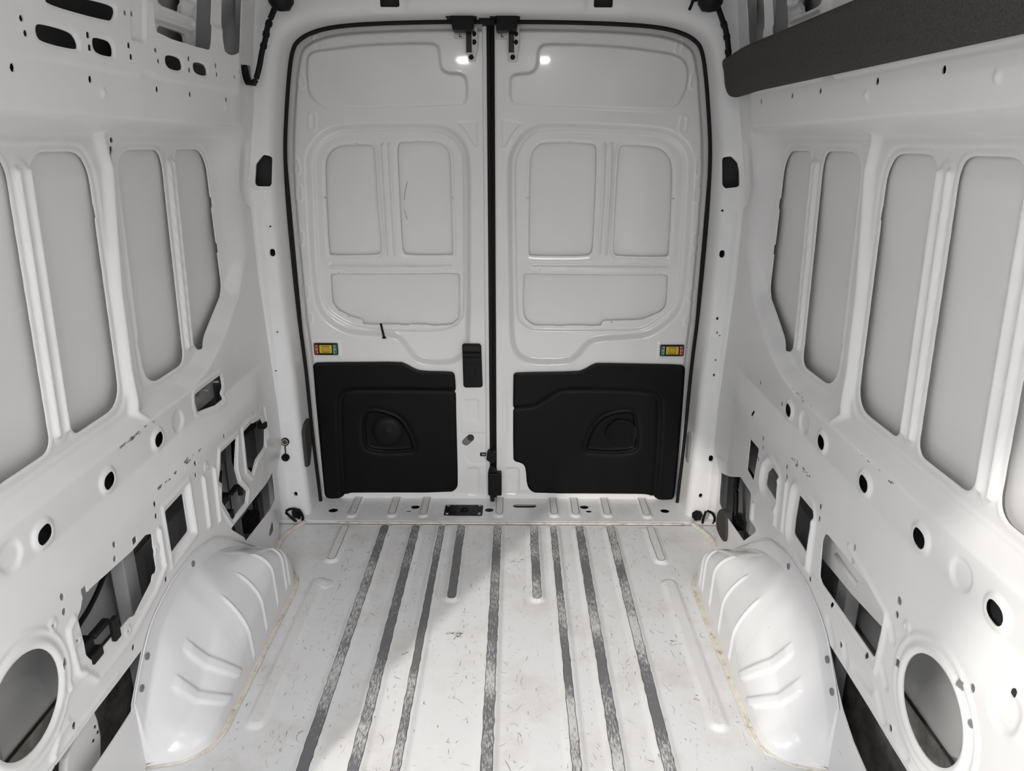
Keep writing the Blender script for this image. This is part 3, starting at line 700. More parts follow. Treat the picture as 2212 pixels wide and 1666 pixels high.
    sheet_box('cavity_liner', .960, -2.04, -1.115, .30, .60, 'cavity_grey')
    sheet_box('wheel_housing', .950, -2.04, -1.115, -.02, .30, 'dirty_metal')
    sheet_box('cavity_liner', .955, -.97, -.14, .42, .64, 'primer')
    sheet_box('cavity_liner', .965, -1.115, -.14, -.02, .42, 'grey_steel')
    # roof bow end with oblong slots
    b = Sheet(np.arange(-.99, -.58, .005), np.arange(1.72, 2.05, .005))
    for z0 in (1.757, 1.825, 1.885, 1.945):
        b.rim(capsule((-.82, z0 - .033), (-.62, z0 - .033), .012), .010, .012)
        b.hole(capsule((-.80, z0), (-.695, z0), .0165)) if z0 > 1.76 else b.hole(capsule((-.80, z0 - .01), (-.66, z0 - .01), .018))
    b.hole(np.array([(-1.0, 1.7), (-.845, 1.7), (-.835, 1.75), (-.86, 1.80), (-.85, 2.1), (-1.0, 2.1)]))
    b.build('roof_bow_end', lambda A, B, D: (side * (np.interp(B, WZ, WX) + .045 - D), A, B), 'white_wall', w, lip=(side * .012, 0, 0))
    sheet_box('bow_backing', .86, -.58, -.34, 1.70, 2.05, 'grey_steel')
    # vertical brace channels seen through the openings
    for yb, x, wd, z1 in ((-1.225, .90, .055, .60), (-1.735, .925, .055, .60), (-.66, .925, .03, .62), (-.42, .93, .05, .62)):
        c = rpoly([(side * x, yb - wd / 2), (side * (x + .012), yb - wd / 2 + .01), (side * (x + .012), yb + wd / 2 - .01), (side * x, yb + wd / 2)])
        solid('brace_channel', prism([(side * (x + .03), yb - wd / 2 - .012), (side * x, yb - wd / 2), (side * x, yb + wd / 2), (side * (x + .03), yb + wd / 2 + .012)], 2, .0, z1), 'grey_steel', w, .004)
    # paint chips along the pressed edges
    rng = random.Random(5 + side); chips = []
    def chip(y, z, L, h, sl):
        v = []
        for dy, dz in ((-L / 2, -h), (L / 2, -h * .4), (L / 2, h), (-L / 2, h * .5)):
            yy = y + dy; zz = z + dz + sl * dy
            v.append((side * (float(wall_x(np.array(yy), np.array(zz))) - .0012), yy, zz))
        chips.append((v, [(0, 1, 2, 3)]))
    runs = ((-1.20, -1.02, .7875, 22), (-1.12, -.93, .634, 16), (-.95, -.84, .632, 8)) if left else ((-1.06, -.90, .640, 16), (-.93, -.78, .800, 10), (-1.4, -1.2, .79, 5))
    for a, b, z, n_ in runs:
        for k in range(n_):
            chip(rng.uniform(a, b), z + rng.gauss(0, .0022 if left else .004), rng.uniform(.003, .016), rng.uniform(.0006, .002), rng.gauss(0, .06))
    tag(solid('paint_chips', join(*chips), 'scratch_dark', w), kind='stuff')
    return w
wall_left = side_wall(-1)
wall_right = side_wall(1)

# ---------------- rear frame: pillars and header round the door opening
def rear_frame():
    n = len(IN_S)
    # denser along the path
    t0 = np.linspace(0, n - 1, 900)
    ii = np.stack([np.interp(t0, np.arange(n), IN_S[:, k]) for k in (0, 1)], 1)
    oo = np.stack([np.interp(t0, np.arange(n), OUT_S[:, k]) for k in (0, 1)], 1)
    sec = spline([(0.0, .045, 0), (0.012, .0, 0), (0.03, -.060, 0), (0.06, -.082, 0), (0.14, -.096, 0), (0.3, -.104, 0), (0.6, -.112, 0), (0.85, -.125, 0), (1.0, -.150, 0)], 8)
    q = np.array([v[0] for v in sec]); yy = np.array([v[1] for v in sec])
    s = Sheet(np.arange(900), np.arange(len(q)))
    X = ii[:, None, 0] + (oo - ii)[:, None, 0] * q[None]
    Z = ii[:, None, 1] + (oo - ii)[:, None, 1] * q[None]
    Y = np.repeat(yy[None], 900, 0)
    s.A, s.B = X, Z
    for side in (-1, 1):
        c = rpoly([(*p, .010) for p in F['pocket'][0 if side < 0 else 1]], 3)
        s.emboss(grow(c, .014), -.004, .010); s.hole(c)
        s.hole(capsule((side * .834, 1.094), (side * .834, 1.104), .0095))
        if side > 0:
            s.hole(capsule((.864, .270), (.864, .281), .009))
            for x, z, r in ((.848, .52, .0045), (.846, .69, .005), (.838, .855, .006), (.842, .80, .005), (.852, .79, .004), (.858, .46, .004), (.822, 1.255, .005), (.845, .63, .006)):
                s.hole(ell(x, z, r, r, 10))
        else:
            for x, z, r in ((-.832, 1.195, .006), (-.844, .797, .006), (-.863, .642, .006), (-.864, .572, .006), (-.854, .429, .006)):
                s.rim(ell(x, z, .008), .003, .006); s.hole(ell(x, z, .0045, .0045, 10))
        s.hole(capsule((side * .838, .102), (side * .838, .110), .0075))
        for x in ((-.39, -.325) if side < 0 else (.328, .392),):
            s.hole(np.array([(x[0], 1.921), (x[1], 1.921), (x[1], 1.958), (x[0], 1.958)]))
        s.emboss(rect(side * .36, 1.955, .13, .11, .02), -.006, .012)
        s.bead([(side * .872, 0.0), (side * .870, .6), (side * .866, 1.25)], .004, .008)
        s.bead([(side * .80, .205), (side * .895, .205)], -.003, .006)
    w = empty('wall_rear', (0, -.1, 0)); tag(w, kind='structure')
    s.build('door_frame', lambda A, B, D: (A, Y - D, B), 'white_wall', w, lip=(0, .010, 0))
    # closing sheets of pillars and header box; dark inner sheets stand in for shade
    for side in (-1, 1):
        solid('pillar_closing', box(*sorted((side * .80, side * 1.0)), .118, .122, -.12, 2.10), 'primer', w)
        solid('pillar_inner_sheet', box(*sorted((side * .825, side * .95)), -.045, -.043, -.05, 1.75), 'cavity_shade', w)
    solid('header_closing', box(-.98, .98, .118, .122, 1.86, 2.12), 'cavity_shade', w)
    solid('header_inner_sheet', box(-.55, .55, -.055, -.053, 1.905, 2.05), 'cavity_shade', w)
    return w
wall_rear = rear_frame()

# ---------------- roof
ceil = empty('ceiling', (0, -1.6, 2.08)); tag(ceil, kind='structure')
solid('roof_panel', box(-.98, .98, -3.42, .12, 2.095, 2.11), 'white_skin', ceil)
for y in (-.62, -1.2, -1.8, -2.4, -3.0):
    solid('roof_bow', prism([(y - .05, 2.095), (y - .035, 2.06), (y + .035, 2.06), (y + .05, 2.095)], 0, -.74, .74), 'white_wall', ceil, .006)

# ---------------- floor
RIBS = [(0.0, -.190, -3.38), (-.331, -.190, -3.38), (.331, -.190, -3.38), (-.457, -.190, -3.38), (.457, -.190, -3.38),
        (-.226, -.190, -3.38), (.226, -.190, -3.38), (-.147, -.190, -.672), (.147, -.190, -.672),
        (-.619, -.195, -.430), (.619, -.195, -.430), (-.627, -.575, -1.240), (.620, -.575, -1.240)]
RIBS = [(x, y0 - .012, y1) for x, y0, y1 in RIBS]
RIB_H = 0.009
def build_floor():
    s = Sheet(np.arange(-.94, .9401, .005), np.concatenate([np.arange(-3.40, -1.62, .08), np.arange(-1.6, -.1625, .0055)]))
    for x, a, b in RIBS:
        s.emboss(capsule((x, a), (x, b), .033), RIB_H, 0.018)
    s.rim(ell(-.604, -.595, .022), .004, .006); s.emboss(ell(-.604, -.595, .02), .003, .01)
    fl = empty('floor', (0, -1.6, 0)); tag(fl, kind='structure')
    s.build('floor_panel', lambda A, B, D: (A, B, D), 'floor_paint', fl)
    # each rib carries its rubbed-through top, a strip of its own
    for x, a, b in RIBS:
        b2 = max(b, -2.0)
        hw = .0135 if abs(x) not in (.226,) else .0105
        light = abs(x) > .6
        n = int((a - b2) / .02)
        pts = []
        rng = random.Random(int(x * 1000))
        ysx = np.linspace(a, b2, n)
        L = [(x - hw - rng.uniform(-.0012, .0016), y) for y in ysx]; R = [(x + hw + rng.uniform(-.0012, .0016), y) for y in ysx[::-1]]
        cap0 = [(x + hw * math.cos(t), a + hw * math.sin(t)) for t in np.linspace(.3, math.pi - .3, 6)]
        cap1 = [(x - hw * math.cos(t), b2 - hw * math.sin(t)) for t in np.linspace(.3, math.pi - .3, 6)]
        outl = cap0 + L[1:-1] + cap1 + R[1:-1]
        o = solid('rib_wear_strip', prism(outl, 2, RIB_H - .0005, RIB_H + .0012), ('rib_pale' if b < -1 else 'rib_light') if light else 'rib_grey', fl)
        o['label'] = 'worn pale rib top on the floor' if light else 'grey rubbed-through rib top on the floor'
        if not (light and b < -1):
            solid('rib_edge_line', prism(grow(np.array(outl), .0018), 2, RIB_H - .0006, RIB_H + .0006), 'rib_edge', o)
    # scratches and scuffs in the paint
    rng = random.Random(21)
    dark, brown = [], []
    def scratch(x, y, ang, L, w, bend):
        pts = []
        n = 5
        for k in range(n + 1):
            t = k / n - .5; a = ang + bend * t
            pts.append((x + math.cos(a) * L * t, y + math.sin(a) * L * t))
        V = []
        for k, (px, py) in enumerate(pts):
            q = pts[min(k + 1, n)]; p = pts[max(k - 1, 0)]
            tx, ty = q[0] - p[0], q[1] - p[1]; l = math.hypot(tx, ty) or 1
            ww = w * (1 - abs(k / n - .5) * 1.3) * rng.uniform(.6, 1.2)
            V += [(px - ty / l * ww, py + tx / l * ww, .0007), (px + ty / l * ww, py - tx / l * ww, .0007)]
        return V, [(2 * k, 2 * k + 1, 2 * k + 3, 2 * k + 2) for k in range(n)]
    ribx = [r[0] for r in RIBS]
    tries = 0
    while len(dark) + len(brown) < 620 and tries < 9000:
        tries += 1
        x, y = rng.uniform(-.68, .68), rng.uniform(-1.55, -.19)
        if min(abs(x - rx) for rx in ribx) < .036: continue
        long_ = rng.random() < .55
        L = rng.choice((.004, .006, .009, .014, .022, .035)) * rng.uniform(.6, 1.4)
        if L > .03 and rng.random() < .5: continue
        ang = math.pi / 2 + rng.gauss(0, .25) if long_ else rng.uniform(0, math.pi)
        if abs(math.cos(ang)) * L > .03: continue
        (dark if rng.random() < .6 else brown).append(scratch(x, y, ang, L, rng.uniform(.0003, .0010), rng.gauss(0, .6)))
    for cx, cy, n_ in ((-.122, -.875, 14), (-.115, -.868, 9), (-.245, -.955, 7), (.60, -.95, 12), (.575, -.90, 8), (.07, -.43, 8), (-.62, -.93, 6), (.585, -1.15, 7)):
        for k in range(n_):
            dark.append(scratch(cx + rng.gauss(0, .012), cy + rng.gauss(0, .010), rng.gauss(.4, .5), rng.uniform(.006, .018), rng.uniform(.0007, .0018), rng.gauss(0, .3)))
    tag(solid('scratches', join(*dark), 'scratch_dark', fl), 'dark scratches in the white floor paint', kind='stuff')
    tag(solid('rust_scratches', join(*brown), 'scratch_brown', fl), 'brown scratches in the white floor paint', kind='stuff')
    # sealant along the rear joint
    rng = random.Random(3)
    solid('joint_sealant', tube([(x, -.160 + rng.uniform(-.0015, .0015), .004) for x in np.arange(-.66, .77, .02)], .007, 8, flat=((0, 0, 1), .45)), 'sealant', fl, smooth=True)
    for side in (-1, 1):
        p = [(side * x, y, .003) for x, y in ((.80, -.150), (.825, -.20), (.845, -.26), (.85, -.33), (.845, -.42))]
        solid('corner_sealant', tube(spline(p, 6), .012, 8, flat=((0, 0, 1), .4)), 'sealant', fl, smooth=True)
    return fl
floor = build_floor()

def build_sill():
    s = Sheet(np.arange(-.90, .901, .005), np.arange(-.168, .075, .004))
    for i in range(0, 16, 2):
        a, b = F['sill_ribs'][i], F['sill_ribs'][i + 1]
        x = (a[0] + b[0]) / 2
        s.emboss(capsule((x, .06), (x, b[1] - .004), .026), .007, .012)
    hs = F['sill_holes']
    for i, (p, ra, rb) in enumerate(zip(hs, (.020, .019, .014, 0, .019, 0, .019, .013, .019), (.019, .018, .006, 0, .018, 0, .018, .010, .018))):
        if ra: s.hole(ell(p[0], p[1], ra, rb))
    p = hs[5]; s.hole(capsule((p[0] - .034, p[1]), (p[0] + .034, p[1]), .017))
    s.D += .004 * sstep((s.B + .150) / .006)
    t = empty('trim_1', (0, -.05, 0)); tag(t, kind='structure')
    s.build('sill_panel', lambda A, B, D: (A, B, D), 'floor_paint', t, lip=(0, 0, -.002))
    solid('sill_shade_plate', box(-.9, .9, -.2, .1, -.06, -.055), 'cavity_shade', t)  # dark plate added as the shade below the sill holes
    for i in range(0, 16, 2):
        a, b = F['sill_ribs'][i], F['sill_ribs'][i + 1]
        x = (a[0] + b[0]) / 2; hw = .013
        outl = [(x - hw, .055), (x - hw, b[1] + .006), (x - hw * .5, b[1] - .002), (x + hw * .5, b[1] - .002), (x + hw, b[1] + .006), (x + hw, .055)]
        o = solid('rib_wear_strip', prism(outl, 2, .010, .0118), 'rib_light', t)
        solid('rib_edge_line', prism(grow(np.array(outl), .0025), 2, .010, .0112), 'rib_edge', o)
    return t
sill = build_sill()

# ---------------- wheel arches
def wheel_arch(side, label):
    Fy = [-1.41, -1.395, -1.368, -1.296, -1.24, -1.14, -.99, -.86, -.78, -.70, -.62, -.55, -.48, -.43]
    Fz = [.18, .205, .240, .314, .342, .366, .366, .334, .285, .230, .168, .112, .045, .0]
    Wy = [-1.41, -1.395, -1.349, -1.288, -1.242, -1.194, -1.10, -.99, -.86, -.78, -.70, -.62, -.55, -.48, -.43]
    Wz = [.085, .110, .170, .241, .285, .308, .330, .326, .292, .256, .214, .164, .106, .040, .0]
    Cy = [-1.405, -1.395, -1.38, -1.35, -1.30, -1.24, -1.16, -1.09, -1.02, -.90, -.79, -.72, -.67, -.60, -.55, -.51, -.485, -.43]
    Cz = [.0, .012, .035, .062, .085, .108, .158, .208, .238, .236, .238, .218, .196, .142, .086, .035, .0, .0]
    Sy = [-1.405, -1.397, -1.385, -1.365, -1.33, -1.28, -.62, -.565, -.53, -.49, -.45, -.43]
    Sx = [.90, .845, .79, .745, .715, .705, .705, .715, .735, .775, .825, .86]
    ys = np.concatenate([np.linspace(-1.405, -1.38, 14), np.arange(-1.378, -.4305, .0035)])
    nv0, nv1, nv2, nv3 = 5, 14, 14, 16
    Fv, Cv, Sv, Wv = np.interp(ys, Fy, Fz), np.interp(ys, Cy, Cz), np.interp(ys, Sy, Sx), np.interp(ys, Wy, Wz)
    ker = np.hanning(15); ker /= ker.sum()
    sm = lambda a: np.convolve(np.pad(a, 7, 'edge'), ker, 'valid')
    Fv, Cv, Sv, Wv = sm(Fv), sm(Cv), sm(Sv), sm(Wv)
    V = []; tv = []
    for y, f, c, x, wz in zip(ys, Fv, Cv, Sv, Wv):
        wz = max(wz, c * 1.01); f = max(f, wz + .004)
        A0 = np.array([.849, f + .006]); A = np.array([max(.842, x + .004), wz]); rx = min(.065, max(A[0] - x, .004) * .5)
        B = np.array([x + rx, c]); sl = (A[1] - B[1]) / max(A[0] - B[0], .02)
        Cc = np.array([x + .008, c - sl * (rx - .008)]); Cc[1] = max(Cc[1], c * .55)
        Dp = np.array([x + .006, max(Cc[1] - .055, c * .35)]); E = np.array([x, 0.0])
        row = [A0 + (A - A0) * t for t in np.linspace(0, 1, nv0, endpoint=False)]
        row += [A + (B - A) * t for t in np.linspace(0, 1, nv1, endpoint=False)]
        row += [(1 - t) ** 2 * B + 2 * t * (1 - t) * Cc + t * t * Dp for t in np.linspace(0, 1, nv2, endpoint=False)]
        row += [Dp + (E - Dp) * t for t in np.linspace(0, 1, nv3)]
        V.append(row)
    V = np.array(V); nv = V.shape[1]
    P = np.stack([V[..., 0], np.repeat(ys[:, None], nv, 1), V[..., 1]], -1)
    du, dv = np.gradient(P, axis=0), np.gradient(P, axis=1)
    nrm = np.cross(dv, du); nrm /= np.maximum(np.linalg.norm(nrm, axis=-1, keepdims=True), 1e-9)
    nrm *= np.sign(-nrm[..., 0:1] + nrm[..., 2:3])      # pointing to the inside of the van
    tv = np.arange(nv)[None, :] - nv0 + np.zeros((len(ys), 1)); yv = P[..., 1]
    d = np.zeros_like(yv)
    for yb in (-.655, -.69, -.785, -.90, -1.02):
        lo = nv1 - 2 if yb < -.7 else nv1 + 2
        d += .0055 * sstep(1 - abs(yv - yb) / .008) * sstep((tv - lo) / 3) * sstep((nv - nv0 - 4 - tv) / 3)
    for yb in (-1.205, -1.285):
        yc = yb + .085 * np.clip((tv - 7) / 23, 0, 1)
        d += .007 * sstep((.016 - abs(yv - yc)) / .005) * sstep((tv - 7) / 1.2) * sstep((nv1 + nv2 + 3 - tv) / 2)
    P = P + nrm * d[..., None]
    P[..., 0] *= side
    ny = len(ys); idx = np.arange(ny * nv).reshape(ny, nv)
    q = np.stack([idx[:-1, :-1], idx[1:, :-1], idx[1:, 1:], idx[:-1, 1:]], -1).reshape(-1, 4)
    r = empty('wheel_arch', (side * .78, -.95, 0))
    tag(r, label, 'wheel arch', 'white steel wheel arches')
    shell = put('arch_shell', mesh_np('arch_shell', P.reshape(-1, 3), q), 'white_arch', r)
    # sealant bead where the arch meets the floor
    base_line = [(side * (x + .001), y) for x, y in zip(Sv, ys)][::12]
    base_line = [(side * .885, -1.408)] + base_line
    rng = random.Random(9)
    for off, rr in ((-.002, .006), (-.010, .0045)):
        pts = [(x + side * off + rng.uniform(-.001, .001), y, .003) for x, y in base_line]
        solid('sealant_bead', tube(pts, rr, 8, flat=((0, 0, 1), .6)), 'sealant', r, smooth=True)
    # flange that laps onto the wall, with its plug holes
    fl = [(side * .846, y, max(f, .01) + .010) for y, f in zip(ys, Fv)][::10]
    solid('flange_edge', tube(fl, .002, 6), 'white_arch', r, smooth=True)
    for y, z in ((-1.02, .350), (-1.315, .272), (-1.362, .215)):
        solid('flange_plug', cyl((side * .8495, y, z), (side * .8435, y, z), .009, 14), 'primer', shell)
    return r
wheel_arch(-1, 'white wheel arch below the left wall')
wheel_arch(1, 'white wheel arch below the right wall')


# ------------------------------------------------------------------ rear doors
DOOR_Y = 0.06
FULL = np.concatenate([IN_S, IN_S[:1] * 0 + np.array([[.782, -.06]])])
def inset(d):
    return grow(IN_S, d)

def door_sheet(data, x0, x1, left):
    xs = np.arange(min(x0, x1) - .004, max(x0, x1) + .004, .004)
    s = Sheet(xs, np.arange(-.035, 1.93, .004))
    s.keep(inset(.020))
    s.keep(np.array([(min(x0, x1), -.03), (max(x0, x1), -.03), (max(x0, x1), 2.1), (min(x0, x1), 2.1)]))
    s.emboss(inset(-.020), .010, .014)
    g = lambda k, n=1: chaikin(data[k], n)
    s.emboss(g('recess', 2), -.022, .026, .010)
    s.emboss(g('inner', 2), -.007, .010)
    s.emboss(g('emb', 2), .009, .011, .004)
    s.emboss(rpoly([(*p, .006) for p in data['tri']], 3), -.003, .005, .002)
    for k in ('p1', 'p2'):
        s.emboss(grow(g(k, 2), .013), -.002, .006); s.hole(g(k, 2))
    s.hole(np.array(data['p3']))
    a, b, c = data['post']
    for d in (-.013, .013): s.bead([(a[0] + d, a[1]), (b[0] + d, b[1]), (c[0] + d, c[1])], .006, .009)
    s.bead(data['bar1'], -.004, .008); a, b = data['bar1']
    s.bead([(a[0], a[1] - .013), (b[0], b[1] - .013)], .004, .008)
    s.emboss(capsule(*data['bar1b'], .0075), .003, .004, .002)
    for p, q in data['caps']:
        s.rim(capsule(p, q, .0125), .0025, .006)
    for k in ('pad1', 'pad2'):
        s.emboss(rpoly([(*p, .012) for p in data[k]], 3), -.004 if k == 'pad2' else -.002, .008, .002)
    for p in data['nub']: s.pin(p, .0035)
    sw = np.array(data['switch'])
    s.emboss(grow(sw, .016), .004, .006); s.emboss(grow(sw, .006), -.003, .004)
    s.hole(grow(chaikin(data['trim'], 1), -.016))
    if left:
        p, q = data['peanut']
        s.hole(capsule(p, q, .0165))
        s.emboss(rpoly([(-.148, .318, .01), (-.02, .318, 0), (-.02, .165, 0), (-.125, .165, .03), (-.155, .205, .03), (-.155, .245, .02)]), -.0025, .006)
        s.hole(rect(-.066, .213, .030, .019, .003))
    return s

def trim_panel(data, door, left, label):
    out = chaikin(data['trim'], 1)
    lo, hi = out.min(0), out.max(0)
    s = Sheet(np.arange(lo[0] - .006, hi[0] + .007, .004), np.arange(lo[1] - .006, hi[1] + .007, .004))
    s.keep(out)
    s.emboss(chaikin(data['groove'], 2), -.009, .026, .010)
    s.rim(chaikin(grow(np.array(data['groove']), -.004), 2), -.006, .018)
    k = chaikin(data['spk'], 2)
    s.emboss(grow(k, .026), -.004, .020); s.rim(grow(k, .002), .006, .006); s.emboss(k, -.008, .010)
    s.emboss(grow(out, 0), .004, .008)
    o = s.build('trim_panel', lambda A, B, D: (A, DOOR_Y - .010 - D, B), 'satin_black', door, lip=(0, .016, 0))
    o['label'] = label
    c = k.mean(0)
    if not left:   # slatted speaker disc
        cx, cz, R = .522, .312, .066
        parts = []
        z = cz - R + .006
        while z < cz + R:
            hw = math.sqrt(max(R * R - (z - cz) ** 2, 1e-6))
            x0, x1 = cx - hw, min(cx + hw, .575)
            parts.append(box(x0, x1, DOOR_Y - .008, DOOR_Y + .004, z, z + .0032)); z += .0063
        tag(solid('speaker_slats', join(*parts), 'black_plastic', o), 'fine ribbed round speaker field', kind='stuff')
        solid('speaker_disc', cyl((cx, DOOR_Y + .006, cz), (cx, DOOR_Y - .004, cz), R, 40), 'black_plastic', o)
    else:
        solid('speaker_disc', lathe([(.066, .010), (.064, .004), (.04, .0), (.002, -.001)], (-.475, DOOR_Y - .007, .318), 1, 40), 'black_plastic', o, smooth=True)
    return o

def slide_switch(data, door, left):
    p = np.array(data['switch']); x0, z0 = p.min(0); x1, z1 = p.max(0)
    x0 += .001; x1 -= .001
    y = DOOR_Y - .0045
    o = solid('child_lock_switch', prism(rect((x0 + x1) / 2, (z0 + z1) / 2, x1 - x0, z1 - z0, .006), 1, y - .003, y + .004), 'black_gloss', door, .001)
    o['label'] = 'red, yellow and green slide switch in a black frame'
    W = x1 - x0; Hh = z1 - z0
    ra, ga = ((x0 + W * .03, x0 + W * .185), (x0 + W * .805, x0 + W * .965))
    if not left: ra, ga = (x1 - W * .185, x1 - W * .035), (x0 + W * .035, x0 + W * .185)
    rp = solid('red_field', box(*ra, y - .0036, y, z0 + Hh * .08, z1 - Hh * .10), 'red', o)
    gp = solid('green_field', box(*ga, y - .0036, y, z0 + Hh * .08, z1 - Hh * .10), 'green', o)
    # tiny white pictograms: bar, dot, lock, word line
    for f, (a, b), inner in ((rp, ra, 1 if left else -1), (gp, ga, -1 if left else 1)):
        cx = (a + b) / 2; w = (b - a); up = 1 if left else -1
        zc = (z0 + z1) / 2; yy = (y - .0042, y - .003)
        marks = [box(cx + inner * w * .15 - .0030, cx + inner * w * .15 + .0030, *yy, zc + up * .0128, zc + up * .0128 + .0016),
                 prism(ell(cx - inner * w * .15, zc, .0018, .0018, 10), 1, *yy),
                 prism(ell(cx + inner * w * .30, zc - up * .0130, .0021, .0021, 10), 1, *yy)]
        for k in range(4):
            marks.append(box(cx + inner * w * .28 - .0010, cx + inner * w * .28 + .0010, *yy, zc - .0075 + k * .0038, zc - .0075 + k * .0038 + .0024))
        tag(solid('printed_marks', join(*marks), 'white_print', f))
        f['label'] = 'small coloured field with white marks'
    a, b = x0 + W * .235, x0 + W * .755
    if not left: a, b = x1 - W * .755, x1 - W * .235
    c0, c1 = z0 + Hh * .17, z1 - Hh * .15
    sl = solid('slider', join(box(a, b, y - .004, y, c1 - .004, c1), box(a, b, y - .004, y, c0, c0 + .003), box(a, a + W * .11, y - .004, y, c0 + .003, c1 - .004), box(b - W * .11, b, y - .004, y, c0 + .003, c1 - .004)), 'yellow', o, .0006)
    sl['label'] = 'yellow slide button'
    solid('slider_knob', prism([(a + W * .12, c0 + .005), (b - W * .12, c0 + .005), (b - W * .12, c1 - .006), (a + W * .12, c1 - .006)], 1, y - .0036, y), 'yellow_knob', o, .0008)
    return o

def build_door(n, data, x0, x1, left):
    d = empty('door_%d' % n, ((x0 + x1) / 2, DOOR_Y, 0)); tag(d, kind='structure')
    d['label'] = 'left rear cargo door, white inside with black lower trim' if left else 'right rear cargo door, white inside with black lower trim'
    s = door_sheet(data, x0, x1, left)
    s.build('inner_panel', lambda A, B, D: (A, DOOR_Y + .010 - D, B), 'white_door', d, lip=(0, .004, 0))
    lo, hi = min(x0, x1), max(x0, x1)
    k = Sheet(np.linspace(lo + .01, hi - .01, 40), np.linspace(-.10, 1.90, 80))
    k.keep(inset(.016))
    k.build('outer_skin', lambda A, B, D: (A, np.full_like(A, DOOR_Y + .046), B), 'white_door', d)
    trim_panel(data, d, left, 'black moulded lower trim with a plain speaker pocket' if left else 'black moulded lower trim with a ribbed speaker pocket')
    slide_switch(data, d, left)
    # latch bracket at the top inner corner
    br = list(data['brk']); y = DOOR_Y
    br = br[:7] + [(br[6][0], br[7][1])] + br[7:]
    b = solid('latch_bracket', prism(br, 1, y - .016, y - .013), 'zinc', d, .001)
    b['label'] = 'bare metal latch bracket with dark bolts'
    sx = 1 if left else 1
    ox = br[1][0]
    solid('latch_slot', box(ox + .001, ox + .021, y - .022, y - .015, 1.796, 1.862), 'black_gloss', b, .0015)
    solid('slot_rim', join(box(ox - .001, ox + .001, y - .022, y - .013, 1.792, 1.862), box(ox + .021, ox + .024, y - .022, y - .013, 1.790, 1.862), box(ox - .001, ox + .023, y - .022, y - .013, 1.791, 1.795)), 'zinc', b)
    bx = br[2][0] - .013
    for (px, pz) in ((bx, 1.857), (bx, 1.830), (br[5][0] - .002 + (-.012 if not left else -.004) + .014 * 0, 1.7805)):
        if pz < 1.8: px = (br[4][0] + br[5][0]) / 2
        solid('bolt', lathe([(.0088, .0), (.0088, -.004), (.006, -.006)], (px, y - .016, pz), 1, 16), 'satin_black', b, smooth=False)
    # stamped mark on the bracket: an L-shaped cut
    lx = br[0][0]
    solid('stamped_cut', join(box(lx + .016, lx + .019, y - .0166, y - .014, 1.846, 1.857), box(lx + .019, lx + .026, y - .0166, y - .014, 1.846, 1.849)), 'black_gloss', b)
    return d
F['DL']['brk'] = F['brkL']; F['DRt']['brk'] = F['brkR']
door_l = build_door(1, F['DL'], -.80, -.0535, True)
door_r = build_door(2, F['DRt'], .80, -.0085, False)

# left door: release handle, rod, latch
h = F['DL']['handle']; y = DOOR_Y
ho = solid('release_handle', prism(rpoly([(*p, .008) for p in h], 3), 1, y - .012, y), 'black_plastic', door_l, .003)
ho['label'] = 'black door release handle housing'
hx0, hz0 = np.min(h, 0); hx1, hz1 = np.max(h, 0)
solid('finger_scoop', prism([(y - .013, hz1 - .006), (y - .019, hz1 - .030), (y - .013, hz1 - .040)], 0, hx0 + .004, hx1 - .008), 'black_plastic', ho, .002)
solid('finger_gap', box(hx0 + .003, hx1 - .004, y - .0135, y - .011, hz1 - .056, hz1 - .040), 'rubber', ho)
solid('lever_plate', box(hx0 + .004, hx1 - .003, y - .020, y - .011, hz0 + .010, hz1 - .056), 'black_plastic', ho, .002)
hb = np.array(F['DL']['hub'])
solid('lever_gap', box(hb[:, 0].min() + .002, hb[:, 0].max(), y - .0206, y - .019, hb[:, 1].min(), hb[:, 1].max()), 'rubber', ho)
solid('lever', box(hb[:, 0].min() + .004, hb[:, 0].max() - .004, y - .0225, y - .02, hb[:, 1].min() + .004, hb[:, 1].max() - .003), 'black_plastic', ho, .001)
solid('peanut_plug', prism(capsule(*F['DL']['peanut'], .020), 1, y + .012, y + .016), 'primer', door_l)
p0, p1 = F['DL']['peanut']
solid('lock_barrel', cyl((p0[0], y + .012, p0[1]), (p0[0], y + .002, p0[1]), .013, 18), 'cavity_shade', door_l)
solid('latch_pocket', box(-.082, -.052, y + .012, y + .03, .203, .223), 'black_gloss', door_l)
solid('latch_tongue', box(-.074, -.058, y + .004, y + .012, .210, .214), 'zinc', door_l, .001)
# black locking rod resting against the door ledge
rod = solid('rod', tube([(-.4614, .030, .742), (-.4622, .026, .752), (-.468, .012, .802)], .0045, 10), 'black_plastic', None, smooth=True)
rt = empty('locking_knob', (-.4614, .03, .738)); tag(rt, 'thin black locking knob rod above the left door trim', 'lock knob')
rod.parent = rt; rod.matrix_parent_inverse = Matrix.Translation(-rt.location)
solid('grommet', lathe([(.0085, .0), (.0085, .004), (.005, .007)], (-.4614, .032, .737), 2, 18), 'rubber', rt, smooth=True)

# ------------------------------------------------------------------ seals
def seal_path(d, y):
    return [(x, y, z) for x, z in inset(d)]
ds = solid('door_seal', tube(seal_path(-.004, .030), .0085, 8, flat=((0, 1, 0), .8)), 'rubber', None, smooth=True)
tag(ds, 'black rubber weather seal round the rear door opening', 'seal')
sm = empty('centre_seal', (-.032, .08, 0)); tag(sm, 'black rubber strip in the gap between the rear doors', 'seal')
solid('strip', box(-.048, -.004, .075, .10, -.03, 1.90), 'rubber', sm, .006)
solid('strip_lip', box(-.0385, -.0245, .052, .070, .02, 1.885), 'rubber', sm, .004)
# left door return along the gap
solid('edge_flange', box(-.0545, -.0375, .054, .11, -.02, 1.885), 'white_skin', door_l, .004)
solid('edge_flange', box(-.0095, -.0060, .052, .11, .15, 1.885), 'white_skin', door_r, .001)

